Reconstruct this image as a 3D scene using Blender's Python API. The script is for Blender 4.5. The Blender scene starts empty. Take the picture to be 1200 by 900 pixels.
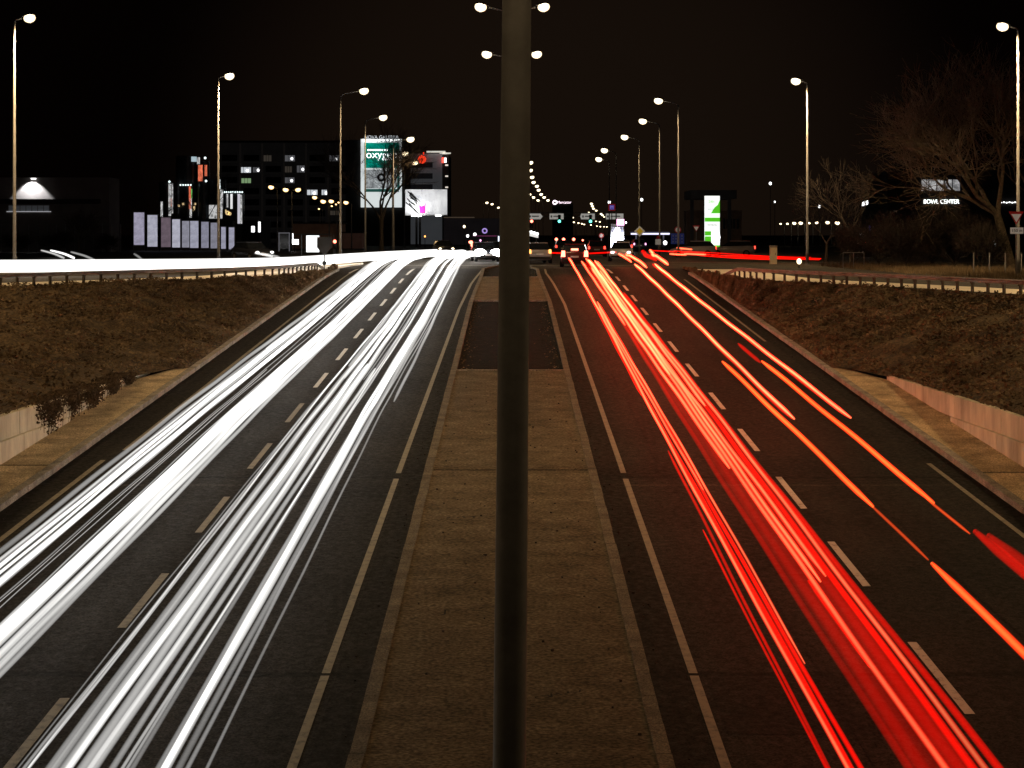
import bpy, math, random
from mathutils import Vector, noise
random.seed(7)
R = math.radians
sc = bpy.context.scene
C = sc.collection
F = 1950.0; CX = 598.0; HY = 275.0; EYE = 2.0     # focal length in photo pixels, road axis, horizon, eye height (m)

# ------------------------------------------------------------------ camera, world, exposure
cam_d = bpy.data.cameras.new('camera'); cam = bpy.data.objects.new('camera', cam_d); C.objects.link(cam)
cam.location = (0, 0, EYE); cam.rotation_euler = (R(90), 0, 0)
cam_d.sensor_width = 36; cam_d.lens = 36 * F / 1200
cam_d.shift_x = 2 / 1200; cam_d.shift_y = -175 / 1200
cam_d.clip_start = 0.1; cam_d.clip_end = 9000
sc.camera = cam
w = bpy.data.worlds.new('World'); sc.world = w; w.use_nodes = True
nt = w.node_tree; bg = nt.nodes['Background']
tc = nt.nodes.new('ShaderNodeTexCoord'); dp = nt.nodes.new('ShaderNodeVectorMath'); dp.operation = 'DOT_PRODUCT'
dp.inputs[1].default_value = Vector((0.03, 0.99, 0.03)).normalized()
nt.links.new(tc.outputs['Generated'], dp.inputs[0])
rp = nt.nodes.new('ShaderNodeValToRGB')
rp.color_ramp.elements[0].position = 0.966; rp.color_ramp.interpolation = 'EASE'; rp.color_ramp.elements[0].color = (0.0008, 0.0004, 0.0003, 1)
rp.color_ramp.elements[1].position = 1.0; rp.color_ramp.elements[1].color = (0.0075, 0.0044, 0.0027, 1)
nt.links.new(dp.outputs['Value'], rp.inputs[0]); nt.links.new(rp.outputs[0], bg.inputs[0])
bg.inputs[1].default_value = 1.0
vs = sc.view_settings
vs.view_transform = 'Standard'; vs.look = 'None'; vs.exposure = 0; vs.gamma = 1; vs.use_curve_mapping = False
sc.cycles.transparent_max_bounces = 64
sc.cycles.max_bounces = 4; sc.cycles.diffuse_bounces = 2; sc.cycles.glossy_bounces = 2
sc.cycles.use_denoising = True
sc.cycles.sample_clamp_indirect = 3.0
LAMP_W = 2600.0                                     # watts of one road lamp
WARM = (1.0, 0.66, 0.32)

# ------------------------------------------------------------------ helpers
def tag(o, label=None, cat=None, group=None, kind=None):
    if label: o['label'] = label
    if cat: o['category'] = cat
    if group: o['group'] = group
    if kind: o['kind'] = kind
    return o
def empty(name, loc=(0, 0, 0), rz=0, **k):
    o = bpy.data.objects.new(name, None); C.objects.link(o)
    o.location = loc; o.rotation_euler = (0, 0, rz); o.empty_display_size = .2
    return tag(o, **k)
def copy_tree(o, parent=None):
    c = o.copy(); C.objects.link(c)
    if parent: c.parent = parent
    for ch in list(o.children): copy_tree(ch, c)
    return c
def px(x, y, D):                                    # a point seen at photo pixel (x, y) at distance D
    return Vector(((x - CX) * D / F, D, EYE + (HY - y) * D / F))
class MB:
    def __init__(s): s.v = []; s.f = []; s.a = []; s.ax = []
    def quad(s, a, b, c, d): n = len(s.v); s.v += [tuple(a), tuple(b), tuple(c), tuple(d)]; s.f.append((n, n+1, n+2, n+3)); return s
    def tri(s, a, b, c): n = len(s.v); s.v += [tuple(a), tuple(b), tuple(c)]; s.f.append((n, n+1, n+2)); return s
    def box(s, c, d, rz=0, taper=1.0):
        n = len(s.v); cx, cy, cz = c; dx, dy, dz = d[0]/2, d[1]/2, d[2]/2; co, si = math.cos(rz), math.sin(rz)
        for z, t in ((-dz, 1), (dz, taper)):
            for x, y in ((-dx, -dy), (dx, -dy), (dx, dy), (-dx, dy)):
                x *= t; y *= t; s.v.append((cx + x*co - y*si, cy + x*si + y*co, cz + z))
        for f in ((0,3,2,1),(4,5,6,7),(0,1,5,4),(1,2,6,5),(2,3,7,6),(3,0,4,7)): s.f.append(tuple(n+i for i in f))
        return s
    def tube(s, pts, rad, n=8, cap=True, glow=None):
        pts = [Vector(p) for p in pts]; base = len(s.v); m = len(pts)
        if not hasattr(rad, '__len__'): rad = [rad]*m
        for i, p in enumerate(pts):
            t = (pts[min(i+1, m-1)] - pts[max(i-1, 0)]).normalized()
            up = Vector((0,0,1)) if abs(t.z) < .9 else Vector((0,1,0))
            u = t.cross(up).normalized(); v = u.cross(t)
            for k in range(n):
                a = 2*math.pi*k/n; q = p + (u*math.cos(a) + v*math.sin(a))*rad[i]; s.v.append(tuple(q))
                if glow is not None: s.a.append(glow[i]); s.ax += [t.x, t.y, t.z]
        for i in range(m-1):
            for k in range(n):
                a = base+i*n+k; b = base+i*n+(k+1) % n; s.f.append((a, b, b+n, a+n))
        if cap:
            s.f.append(tuple(base+k for k in range(n))[::-1]); s.f.append(tuple(base+(m-1)*n+k for k in range(n)))
        return s
    def ell(s, c, r, nu=12, nv=7, lo=-90, hi=90):
        b = len(s.v)
        for j in range(nv):
            ph = R(lo + (hi-lo)*j/(nv-1))
            for i in range(nu):
                th = 2*math.pi*i/nu
                s.v.append((c[0]+r[0]*math.cos(ph)*math.cos(th), c[1]+r[1]*math.cos(ph)*math.sin(th), c[2]+r[2]*math.sin(ph)))
        for j in range(nv-1):
            for i in range(nu):
                a = b+j*nu+i; d = b+j*nu+(i+1) % nu; s.f.append((a, d, d+nu, a+nu))
        s.f.append(tuple(b+i for i in range(nu))[::-1]); s.f.append(tuple(b+(nv-1)*nu+i for i in range(nu)))
        return s
    def plate(s, poly, y0, th=.02):                  # polygon in XZ (list of (x, z)), front face at y0 towards -Y
        n = len(poly); b = len(s.v)
        for x, z in poly: s.v.append((x, y0, z))
        for x, z in poly: s.v.append((x, y0+th, z))
        s.f.append(tuple(range(b, b+n))); s.f.append(tuple(range(b+n, b+2*n))[::-1])
        for i in range(n): j = (i+1) % n; s.f.append((b+i, b+n+i, b+n+j, b+j))
        return s
    def disc(s, x, z, r, y0, th=.02, n=18): return s.plate([(x+r*math.cos(2*math.pi*k/n), z+r*math.sin(2*math.pi*k/n)) for k in range(n)], y0, th)
    def ring(s, x, z, r, r2, y0, n=20):
        for k in range(n):
            a, b = 2*math.pi*k/n, 2*math.pi*(k+1)/n
            s.quad((x+r2*math.cos(a), y0, z+r2*math.sin(a)), (x+r*math.cos(a), y0, z+r*math.sin(a)), (x+r*math.cos(b), y0, z+r*math.sin(b)), (x+r2*math.cos(b), y0, z+r2*math.sin(b)))
        return s
    def build(s, name, mat, parent=None, smooth=False, **k):
        me = bpy.data.meshes.new(name); me.from_pydata(s.v, [], s.f); me.update()
        if mat: me.materials.append(mat)
        if smooth: me.polygons.foreach_set('use_smooth', [True]*len(me.polygons))
        if s.a:
            at = me.attributes.new('glow', 'FLOAT', 'POINT'); at.data.foreach_set('value', s.a)
            at = me.attributes.new('axis', 'FLOAT_VECTOR', 'POINT'); at.data.foreach_set('vector', s.ax)
        o = bpy.data.objects.new(name, me); C.objects.link(o)
        if parent: o.parent = parent
        return tag(o, **k)
def text(txt, size, mat, name, parent, loc, depth=.01, align='CENTER', sx=1.0):
    cu = bpy.data.curves.new(name, 'FONT'); cu.body = txt; cu.size = size; cu.extrude = depth; cu.align_x = align; cu.align_y = 'CENTER'
    to = bpy.data.objects.new(name, cu); C.objects.link(to)
    dg = bpy.context.evaluated_depsgraph_get(); me = bpy.data.meshes.new_from_object(to.evaluated_get(dg))
    bpy.data.objects.remove(to); me.materials.clear(); me.materials.append(mat)
    o = bpy.data.objects.new(name, me); C.objects.link(o); o.rotation_euler = (R(90), 0, 0); o.location = loc; o.scale = (sx, 1, 1)
    if parent: o.parent = parent
    return o

# ------------------------------------------------------------------ materials
def nodes(name):
    m = bpy.data.materials.new(name); m.use_nodes = True
    return m, m.node_tree, m.node_tree.nodes['Principled BSDF']
def mat(name, col, rough=.7, var=.25, scale=3.0, bump=0.0, bscale=None, metal=0.0, col2=None, spec=.25, stretch=(1, 1, 1), emit=0, speck=0):
    m, t, b = nodes(name); N = t.nodes; L = t.links
    b.inputs['Roughness'].default_value = rough; b.inputs['Metallic'].default_value = metal; b.inputs['Specular IOR Level'].default_value = spec
    tc = N.new('ShaderNodeTexCoord'); mp = N.new('ShaderNodeMapping'); mp.inputs['Scale'].default_value = stretch
    L.new(tc.outputs['Object'], mp.inputs['Vector'])
    n1 = N.new('ShaderNodeTexNoise'); n1.inputs['Scale'].default_value = scale; n1.inputs['Detail'].default_value = 8; n1.inputs['Roughness'].default_value = .65
    L.new(mp.outputs[0], n1.inputs['Vector'])
    c2 = col2 or tuple(c*(1-var*1.6) for c in col); c1 = tuple(min(1, c*(1+var)) for c in col)
    r = N.new('ShaderNodeValToRGB'); r.color_ramp.elements[0].position = .3; r.color_ramp.elements[1].position = .7
    r.color_ramp.elements[0].color = (*[max(0, c) for c in c2], 1); r.color_ramp.elements[1].color = (*c1, 1)
    L.new(n1.outputs['Fac'], r.inputs[0]); out = r.outputs[0]
    if speck:
        n2 = N.new('ShaderNodeTexNoise'); n2.inputs['Scale'].default_value = speck; n2.inputs['Detail'].default_value = 2
        L.new(mp.outputs[0], n2.inputs['Vector'])
        r2 = N.new('ShaderNodeValToRGB'); r2.color_ramp.elements[0].position = .35; r2.color_ramp.elements[1].position = .72
        r2.color_ramp.elements[0].color = (.55, .55, .55, 1); r2.color_ramp.elements[1].color = (1.7, 1.7, 1.7, 1)
        L.new(n2.outputs['Fac'], r2.inputs[0]); mx = N.new('ShaderNodeMixRGB'); mx.blend_type = 'MULTIPLY'; mx.inputs[0].default_value = 1
        L.new(out, mx.inputs[1]); L.new(r2.outputs[0], mx.inputs[2]); out = mx.outputs[0]
    L.new(out, b.inputs['Base Color'])
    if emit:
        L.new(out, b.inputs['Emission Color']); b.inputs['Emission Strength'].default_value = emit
    if bump:
        n3 = N.new('ShaderNodeTexNoise'); n3.inputs['Scale'].default_value = bscale or scale*6; n3.inputs['Detail'].default_value = 6
        L.new(mp.outputs[0], n3.inputs['Vector']); bm = N.new('ShaderNodeBump'); bm.inputs['Strength'].default_value = bump; bm.inputs['Distance'].default_value = .05
        L.new(n3.outputs['Fac'], bm.inputs['Height']); L.new(bm.outputs[0], b.inputs['Normal'])
    return m
def glow(name, col, s):
    m, t, b = nodes(name); b.inputs['Base Color'].default_value = (*[min(1, c) for c in col], 1)
    b.inputs['Emission Color'].default_value = (*col, 1); b.inputs['Emission Strength'].default_value = s; b.inputs['Roughness'].default_value = .4
    return m
def streak_mat(name, col, power=1.6, core=None):
    """light left in the air by passing lamps: adds light, hides nothing; brightness per metre comes from the attribute 'glow'"""
    m = bpy.data.materials.new(name); m.use_nodes = True; t = m.node_tree; N = t.nodes; L = t.links; N.clear()
    o = N.new('ShaderNodeOutputMaterial'); e = N.new('ShaderNodeEmission'); tr = N.new('ShaderNodeBsdfTransparent'); ad = N.new('ShaderNodeAddShader')
    # brightness across the tube's width: bright core, soft edge, whatever the angle it is seen from
    def vm(op, x, y=None, out=0):
        n = N.new('ShaderNodeVectorMath'); n.operation = op; L.new(x, n.inputs[0])
        if y is not None: L.new(y, n.inputs[3 if op == 'SCALE' else 1])
        return n.outputs['Value' if op == 'DOT_PRODUCT' else 'Vector']
    g = N.new('ShaderNodeNewGeometry'); ax = N.new('ShaderNodeAttribute'); ax.attribute_name = 'axis'
    axn = vm('NORMALIZE', ax.outputs['Vector'])
    def perp(v): return vm('NORMALIZE', vm('SUBTRACT', v, vm('SCALE', axn, vm('DOT_PRODUCT', v, axn))))
    dt = vm('DOT_PRODUCT', perp(g.outputs['Incoming']), perp(g.outputs['Normal']))
    inv = N.new('ShaderNodeMath'); inv.operation = 'ABSOLUTE'; L.new(dt, inv.inputs[0])
    pw = N.new('ShaderNodeMath'); pw.operation = 'POWER'; pw.inputs[1].default_value = power; L.new(inv.outputs[0], pw.inputs[0])
    at = N.new('ShaderNodeAttribute'); at.attribute_name = 'glow'
    ml = N.new('ShaderNodeMath'); ml.operation = 'MULTIPLY'; L.new(pw.outputs[0], ml.inputs[0]); L.new(at.outputs['Fac'], ml.inputs[1])
    e.inputs['Color'].default_value = (*col, 1); L.new(ml.outputs[0], e.inputs['Strength'])
    if core:                                          # overexposed core inside a coloured edge
        p3 = N.new('ShaderNodeMath'); p3.operation = 'POWER'; p3.inputs[1].default_value = 4.0; L.new(inv.outputs[0], p3.inputs[0])
        mx = N.new('ShaderNodeMixRGB'); L.new(p3.outputs[0], mx.inputs[0]); mx.inputs[1].default_value = (*col, 1); mx.inputs[2].default_value = (*core, 1); L.new(mx.outputs[0], e.inputs['Color'])
    L.new(e.outputs[0], ad.inputs[0]); L.new(tr.outputs[0], ad.inputs[1]); L.new(ad.outputs[0], o.inputs['Surface'])
    return m
def asphalt(name, base=(.0155, .0142, .0125), seams=()):
    """worn asphalt: aggregate speckle, broad patches, lengthwise wheel polish, cross joints at given distances"""
    m, t, b = nodes(name); N = t.nodes; L = t.links
    tc = N.new('ShaderNodeTexCoord'); b.inputs['Specular IOR Level'].default_value = .07
    def nz(scale, st=(1,1,1), det=6):
        mp = N.new('ShaderNodeMapping'); mp.inputs['Scale'].default_value = st; L.new(tc.outputs['Object'], mp.inputs[0])
        n = N.new('ShaderNodeTexNoise'); n.inputs['Scale'].default_value = scale; n.inputs['Detail'].default_value = det; L.new(mp.outputs[0], n.inputs['Vector']); return n.outputs['Fac']
    def ramp(v, a, b_, p0=.3, p1=.7):
        r = N.new('ShaderNodeValToRGB'); r.color_ramp.elements[0].position = p0; r.color_ramp.elements[1].position = p1
        r.color_ramp.elements[0].color = (a, a, a, 1); r.color_ramp.elements[1].color = (b_, b_, b_, 1); L.new(v, r.inputs[0]); return r.outputs[0]
    def mul(a, b_):
        x = N.new('ShaderNodeMixRGB'); x.blend_type = 'MULTIPLY'; x.inputs[0].default_value = 1; L.new(a, x.inputs[1]); L.new(b_, x.inputs[2]); return x.outputs[0]
    c = N.new('ShaderNodeRGB'); c.outputs[0].default_value = (*base, 1); v = c.outputs[0]
    v = mul(v, ramp(nz(30, det=4), .35, 2.1, .36, .70)); v = mul(v, ramp(nz(.35), .75, 1.25)); v = mul(v, ramp(nz(1.0, (1.6, .03, 1), 4), .72, 1.28)); v = mul(v, ramp(nz(6, (1, .35, 1)), .85, 1.15))
    v = mul(v, ramp(nz(1.2, (.5, .8, 1), 4), .9, 1.1))
    sx = N.new('ShaderNodeSeparateXYZ'); L.new(tc.outputs['Object'], sx.inputs[0])
    for D, wd, k in seams:
        s1 = N.new('ShaderNodeMath'); s1.operation = 'SUBTRACT'; L.new(sx.outputs['Y'], s1.inputs[0]); s1.inputs[1].default_value = D
        ns = nz(1.5); a1 = N.new('ShaderNodeMath'); a1.operation = 'MULTIPLY_ADD'; L.new(ns, a1.inputs[0]); a1.inputs[1].default_value = .25; L.new(s1.outputs[0], a1.inputs[2])
        ab = N.new('ShaderNodeMath'); ab.operation = 'ABSOLUTE'; L.new(a1.outputs[0], ab.inputs[0])
        v = mul(v, ramp(ab.outputs[0], k, 1.0, wd*.6, wd))
    L.new(v, b.inputs['Base Color'])
    rr = ramp(nz(9), .62, .9); L.new(rr, b.inputs['Roughness'])
    bm = N.new('ShaderNodeBump'); bm.inputs['Strength'].default_value = .55; bm.inputs['Distance'].default_value = .012
    L.new(nz(60, det=3), bm.inputs['Height']); L.new(bm.outputs[0], b.inputs['Normal'])
    return m
def paint_mat(name, col, wear=.5):
    m, t, b = nodes(name); N = t.nodes; L = t.links; tc = N.new('ShaderNodeTexCoord')
    n = N.new('ShaderNodeTexNoise'); n.inputs['Scale'].default_value = 7; n.inputs['Detail'].default_value = 9; n.inputs['Roughness'].default_value = .75; L.new(tc.outputs['Object'], n.inputs['Vector'])
    r = N.new('ShaderNodeValToRGB'); r.color_ramp.elements[0].position = .30 + .12*wear; r.color_ramp.elements[0].color = (.09, .08, .07, 1)
    r.color_ramp.elements[1].position = .40 + .2*wear; r.color_ramp.elements[1].color = (*col, 1); L.new(n.outputs['Fac'], r.inputs[0]); L.new(r.outputs[0], b.inputs['Base Color']); b.inputs['Roughness'].default_value = .7
    return m
M = {}
M['asphalt'] = asphalt('asphalt', seams=((22.4, .12, .45), (34.8, .10, 1.9), (35.6, .12, .5), (50.6, .1, 1.5), (66.0, .1, .6)))  # brightest seam: reflection at a cross joint put into the colour
M['asphalt_flat'] = asphalt('asphalt_flat', (.040, .036, .030))
M['gutter'] = asphalt('gutter', (.0105, .0093, .008), seams=((22.4, .3, .5), (35.6, .25, .5)))
M['patch'] = asphalt('patch', (.011, .010, .009))
M['paint'] = paint_mat('paint', (.45, .43, .38), .35)
M['paint_worn'] = paint_mat('paint_worn', (.20, .175, .125), .6)
M['kerb'] = mat('kerb_stone', (.27, .245, .20), .85, .35, 2.2, .5, 30, speck=40)
M['kerb_dark'] = mat('kerb_stone_dark', (.12, .10, .07), .85, .35, 2.2, .5, 30, speck=40)
M['median'] = mat('median_concrete', (.125, .100, .066), .95, .28, 1.6, .8, 30, speck=22, stretch=(.8, 1.1, 1), spec=.08)
M['joint'] = mat('joint_dark', (.02, .018, .015), .95, .2)
M['soil'] = mat('bed_soil', (.010, .008, .006), .95, .6, 3, .8, 25, speck=30, spec=.1)
M['pad'] = mat('gravel_pad', (.50, .39, .235), .95, .35, 1.2, .8, 45, speck=28)
M['bank'] = mat('bank_soil', (.085, .058, .031), .95, .5, 1.2, .9, 14, speck=12)
M['ground'] = mat('ground_dark', (.03, .026, .02), .95, .5, .15, .6, 3)
M['pale'] = mat('pale_lit_road_and_island', (.85, .78, .64), .85, .15, .8, .3, 20)  # lit road strips carry their light in this pale colour; island shares it
M['wall'] = mat('wall_concrete', (.64, .60, .44), .9, .14, 1.3, .5, 20, stretch=(1, 1.0, .30), col2=(.30, .27, .20))
M['galv'] = mat('galvanised_steel', (.17, .17, .17), .65, .15, 4, .05, metal=.2)
M['pole_near'] = mat('weathered_pole', (.15, .12, .085), .95, .2, 5, .15, 30, metal=0, stretch=(1, 1, .25), spec=.03)
M['rail'] = mat('guardrail_steel', (.20, .175, .13), .55, .35, 2.0, .1, metal=.3)
M['railpost'] = mat('guardrail_post', (.07, .06, .045), .7, .3, 5)
M['dark'] = mat('dark_metal', (.02, .02, .02), .5, .2)
M['black'] = mat('black_rubber', (.012, .012, .012), .8, .2)
M['glass'] = mat('dark_glass', (.015, .018, .022), .08, .1, spec=.8)
M['white'] = mat('white_sheet', (.7, .7, .68), .5, .08)
M['grey'] = mat('grey_sheet', (.25, .25, .25), .6, .1)
M['bark'] = mat('bark', (.15, .12, .08), .9, .35, 6, .5)
M['bark_dark'] = mat('bark_dark', (.05, .04, .032), .9, .35, 6, .5)
M['leaf'] = mat('dry_ground_cover', (.165, .122, .075), .9, .6, .9, col2=(.035, .023, .012), spec=.05)
M['ivy'] = mat('ivy', (.08, .052, .026), .8, .5, 3, col2=(.02, .014, .008))
M['facade'] = mat('facade_render', (.035, .032, .03), .9, .2, .4)
M['facade2'] = mat('facade_grey', (.09, .095, .105), .9, .15, .4)
def bowl_mat(name, col, s):
    m = glow(name, col, s); t = m.node_tree; N = t.nodes; L = t.links; b = N['Principled BSDF']
    lw = N.new('ShaderNodeLayerWeight'); lw.inputs['Blend'].default_value = .5; mr = N.new('ShaderNodeMapRange'); mr.inputs[1].default_value = 0; mr.inputs[2].default_value = 1; mr.inputs[3].default_value = 1; mr.inputs[4].default_value = 0
    L.new(lw.outputs['Facing'], mr.inputs[0]); pw = N.new('ShaderNodeMath'); pw.operation = 'POWER'; L.new(mr.outputs[0], pw.inputs[0]); pw.inputs[1].default_value = 2.2
    ml = N.new('ShaderNodeMath'); ml.operation = 'MULTIPLY'; L.new(pw.outputs[0], ml.inputs[0]); ml.inputs[1].default_value = s; L.new(ml.outputs[0], b.inputs['Emission Strength']); return m
M['lamp'] = bowl_mat('lamp_bowl', (1, .80, .50), 9)
M['lampfar'] = bowl_mat('lamp_bowl_far', (1, .80, .50), 7)
M['lampor'] = bowl_mat('lamp_orange', (1, .62, .26), 6)
M['red'] = glow('red_light', (1, .05, .03), 4.0)
M['redhot'] = glow('red_brake', (1, .16, .10), 7)
M['green'] = glow('green_light', (.15, 1, .75), 3)
M['wlight'] = glow('white_light', (1, 1, 1), 3)
M['head'] = glow('headlamp', (1, 1, 1), 25)
M['pink'] = glow('pink_light', (1, .45, .8), 2.2)
M['blue'] = glow('blue_light', (.12, .12, .6), .35)
M['orange'] = glow('orange_light', (1, .35, .08), 4)

# ------------------------------------------------------------------ shape of the land
def road_z(D):
    s = -5.085 + .0538*D; k = .17
    z = s if s < -3 else -k*math.log1p(math.exp(-s/k))
    lo = -4.9
    return z if z > lo + .3 else lo + .3*math.exp((z - lo - .3)/.3)
def curve(D): return 0 if D < 100 else .0016*(D-100)**1.75 if D < 160 else .0016*60**1.75 + (D-160)*.05
def interp(tab, D):
    if D <= tab[0][0]: return tab[0][1]
    for (a, u), (b, v) in zip(tab, tab[1:]):
        if D <= b: t = (D-a)/(b-a); return u + (v-u)*t
    return tab[-1][1]
XL = [(-40, -30), (20, -29), (45, -26), (55, -22.8), (63, -19.5), (67, -17.7), (71, -15.2), (75, -12.7), (80, -11.1), (88, -10.4), (97, -10.2)]
XR = [(-40, 26), (20, 25), (40, 21.5), (54, 16.9), (63, 14.3), (72, 10.9), (76, 10.35), (80, 10.2), (97, 10.2)]
def XLf(D): return (interp(XL, D-1)+interp(XL, D)+interp(XL, D+1))/3
def XRf(D): return (interp(XR, D-1)+interp(XR, D)+interp(XR, D+1))/3
KX = 9.85
Ds = [-30 + i*1.0 for i in range(0, 128)]            # to D = 97
def strip(name, x0, x1, z0, rows, material, kind='structure', nx=1, dz=0):
    b = MB(); n = nx+1
    for D in rows:
        a = x0(D) if callable(x0) else x0; c = x1(D) if callable(x1) else x1
        for i in range(n): b.v.append((a+(c-a)*i/nx, D, (z0(D) if callable(z0) else z0)+dz))
    for j in range(len(rows)-1):
        for i in range(nx): p = j*n+i; b.f.append((p, p+1, p+1+n, p+n))
    return b.build(name, material, kind=kind)
# ground sheets around the cutting
far_rows = [97, 110, 130, 160, 220, 320, 500, 900, 1800, 4200]
gb = MB()
def grid(b, cols, rows, z):
    n0 = len(b.v); n = len(cols)
    for D in rows:
        for c in cols: b.v.append(((c(D) if callable(c) else c), D, (z(D) if callable(z) else z)))
    for j in range(len(rows)-1):
        for i in range(n-1): p = n0+j*n+i; b.f.append((p, p+1, p+1+n, p+n))
grid(gb, [-4000, -600, -150, -60, XLf], Ds, 0.0)
grid(gb, [XRf, 60, 150, 600, 4000], Ds, 0.0)
grid(gb, [-4000, -600, -150, -60, XLf, -KX-.25], [97.0001, 98], lambda D: -.0)
grid(gb, [KX+.25, XRf, 60, 150, 600, 4000], [97.0001, 98], lambda D: -.0)
grid(gb, [-4000, -600, -150, -60, -10, 0, 10, 60, 150, 600, 4000], [98] + far_rows[1:], lambda D: -.03)
gb.build('ground', M['ground'], kind='structure')
# carriageways
z = road_z
rd_rows = [-30 + i*1.0 for i in range(0, 131)]
strip('carriageway', lambda D: -KX-.3, lambda D: -1.6, z, rd_rows, M['asphalt'])
strip('carriageway', lambda D: 1.6, lambda D: KX+.3, z, rd_rows, M['asphalt'])
strip('junction', -44, 44, lambda D: .004 if D > 101 else z(D)+.004, [100.2, 104, 110, 130, 160], M['asphalt_flat'])
strip('road', lambda D: -13+curve(D), lambda D: 14+curve(D), .008, [160, 200, 260, 340, 460, 640, 900], M['asphalt_flat'])
# ramps at the top of the cutting
strip('ramp_road', lambda D: XLf(D)-70, lambda D: XLf(D)-3.6, .006, [30+i for i in range(0, 70)], M['asphalt_flat'])
XE = [(20, 33), (50, 27), (60, 25), (71, 22.6), (83, 20.3), (101, 19.6)]
strip('ramp_road', lambda D: XRf(D)+3.2, lambda D: interp(XE, D), .006, [20+i for i in range(0, 81)], M['asphalt_flat'])
strip('lit_road_strip', lambda D: XLf(D)-3.6, lambda D: XLf(D)-.25, .03, [30+i for i in range(0, 66)], M['pale'])  # pale colour stands in for light falling on the ramp road
strip('lit_road_strip', lambda D: XRf(D)+.25, lambda D: XRf(D)+3.2, .03, [20+i for i in range(0, 76)], M['pale'])  # headlamp light on the road put into the pale colour
strip('parking_area', -130, -11, -.004, [101, 130, 160, 215], M['asphalt_flat'])
# kerbs along the carriageways
def kerb(sx, d0, d1, off=0):
    b = MB(); x0 = sx*KX; D = d0
    while D < d1:                                   # one stone per metre, tiny uneven steps
        e = min(D+.99, d1); j = random.uniform(-.008, .008); h = .13+random.uniform(-.006, .006)
        for (a, c) in ((D, e),):
            P = [(x0+j, a), (x0+sx*.2+j, a), (x0+sx*.2+j, c), (x0+j, c)]; n = len(b.v)
            for (x, y) in P: b.v.append((x, y, z(y)-.05))
            for (x, y) in P: b.v.append((x, y, z(y)+h))
            for f in ((0,3,2,1),(4,5,6,7),(0,1,5,4),(1,2,6,5),(2,3,7,6),(3,0,4,7)): b.f.append(tuple(n+i for i in f))
        D += 1.0
    return b.build('kerb', M['kerb'], kind='structure')
kerb(-1, 5, 96); kerb(1, 5, 92)
# pads, banks: one relief sheet each side
PADEND = 52.0
def wallx(D): return 11.25 if D < 49 else 11.25-(D-49)/3.2*.95 if D < 52.2 else 10.3
def walltop(D): return min(-2.03-.006*(D-37), 0) if D < 37 else -2.03-.0145*(D-37)
def bank(sx, edge, name, rows):
    nx = 56; b = MB(); rr = []
    for D in rows:
        xw = wallx(D)*sx if D < PADEND else sx*(KX+.22); xe = edge(D)
        zw = walltop(D) if D < 49 else max(z(D)+.12, walltop(49)+(D-49)*.02) if D < PADEND else z(D)+.12
        for i in range(nx+1):
            t = i/nx; x = xw+(xe-xw)*t; s = t**.9; zz = zw + (0.0-zw)*s
            e = min(1, 6*t, 10*(1-t))*min(1, max(0, abs(xe-xw)-.3)/3); amp = .15*e*min(1, abs(zw))
            zz += amp*(noise.noise(Vector((x*.9, D*.9, 3)))*1.2+noise.noise(Vector((x*2.7, D*2.7, 1)))*.9+noise.noise(Vector((x*.7-D*.9, D*.25, 5)))*1.0+noise.noise(Vector((x*.35, D*.35, 7)))*1.5)
            zz += .10*math.sin(math.pi*t)*e; zz = min(zz, .02 if t > .9 else 9)
            b.v.append((x, D, zz))
    n = nx+1
    for j in range(len(rows)-1):
        for i in range(nx): p = j*n+i; b.f.append((p, p+1, p+1+n, p+n))
    return b, nx
brow = [5+i*.5 for i in range(0, 185)]
def leaves(b0, nx, name, mt, cnt, dmin, seed, dens=1):
    rnd = random.Random(seed); b = MB(); n = nx+1; rows = len(b0.v)//n
    i = 0; tries = 0
    while i < cnt and tries < cnt*6:
        tries += 1
        j = rnd.randrange(rows-1); k = rnd.randrange(nx); u, v = rnd.random(), rnd.random()
        p = Vector(b0.v[j*n+k]); q = Vector(b0.v[j*n+k+1]); r_ = Vector(b0.v[(j+1)*n+k])
        c = p+(q-p)*u+(r_-p)*v
        if c.y < dmin: continue
        nz = noise.noise(Vector((c.x*.55, c.y*.55, seed)))+.6*noise.noise(Vector((c.x*2, c.y*2, seed)))
        if nz < rnd.uniform(-.7, .35): continue
        h = .05+.22*max(0, nz)+rnd.uniform(0, .06); s = rnd.uniform(.03, .075)
        a = rnd.uniform(0, 6.28); d = Vector((math.cos(a), math.sin(a), rnd.uniform(-.3, .8))).normalized()*s
        e = Vector((rnd.uniform(-1, 1), rnd.uniform(-1, 1), rnd.uniform(-.2, 1))).normalized()*s*.7
        o = c+Vector((0, 0, rnd.uniform(0, h)))
        b.quad(o-d, o-e, o+d, o+e); i += 1
    return b.build(name, mt, kind='stuff')
bl, nx = bank(-1, XLf, 'bank', brow); bl.build('bank', M['bank'], smooth=True, kind='structure')
br, nx = bank(1, XRf, 'bank', brow); br.build('bank', M['bank'], smooth=True, kind='structure')
tag(leaves(bl, nx, 'ground_cover', M['leaf'], 80000, 33, 3), 'matted dry brown ground cover on the left bank', 'ground cover')
tag(leaves(br, nx, 'ground_cover', M['leaf'], 80000, 33, 9), 'matted dry brown ground cover on the right bank', 'ground cover')
for sx, nm in ((-1, 'left'), (1, 'right')):
    rows = [5+i*.5 for i in range(0, 95)]
    strip('verge', (lambda D, s=sx: s*(KX+.18)), (lambda D, s=sx: s*(wallx(D)+.05)), lambda D: z(D)+.122, rows, M['pad'], nx=6)
# small joints across the verge
for sx, D in ((-1, 36.2), (1, 35.4)):
    b = MB(); b.box((sx*10.6, D, z(D)+.124), (1.15, .05, .012)); b.build('drain_joint', M['joint'], kind='structure')

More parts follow.
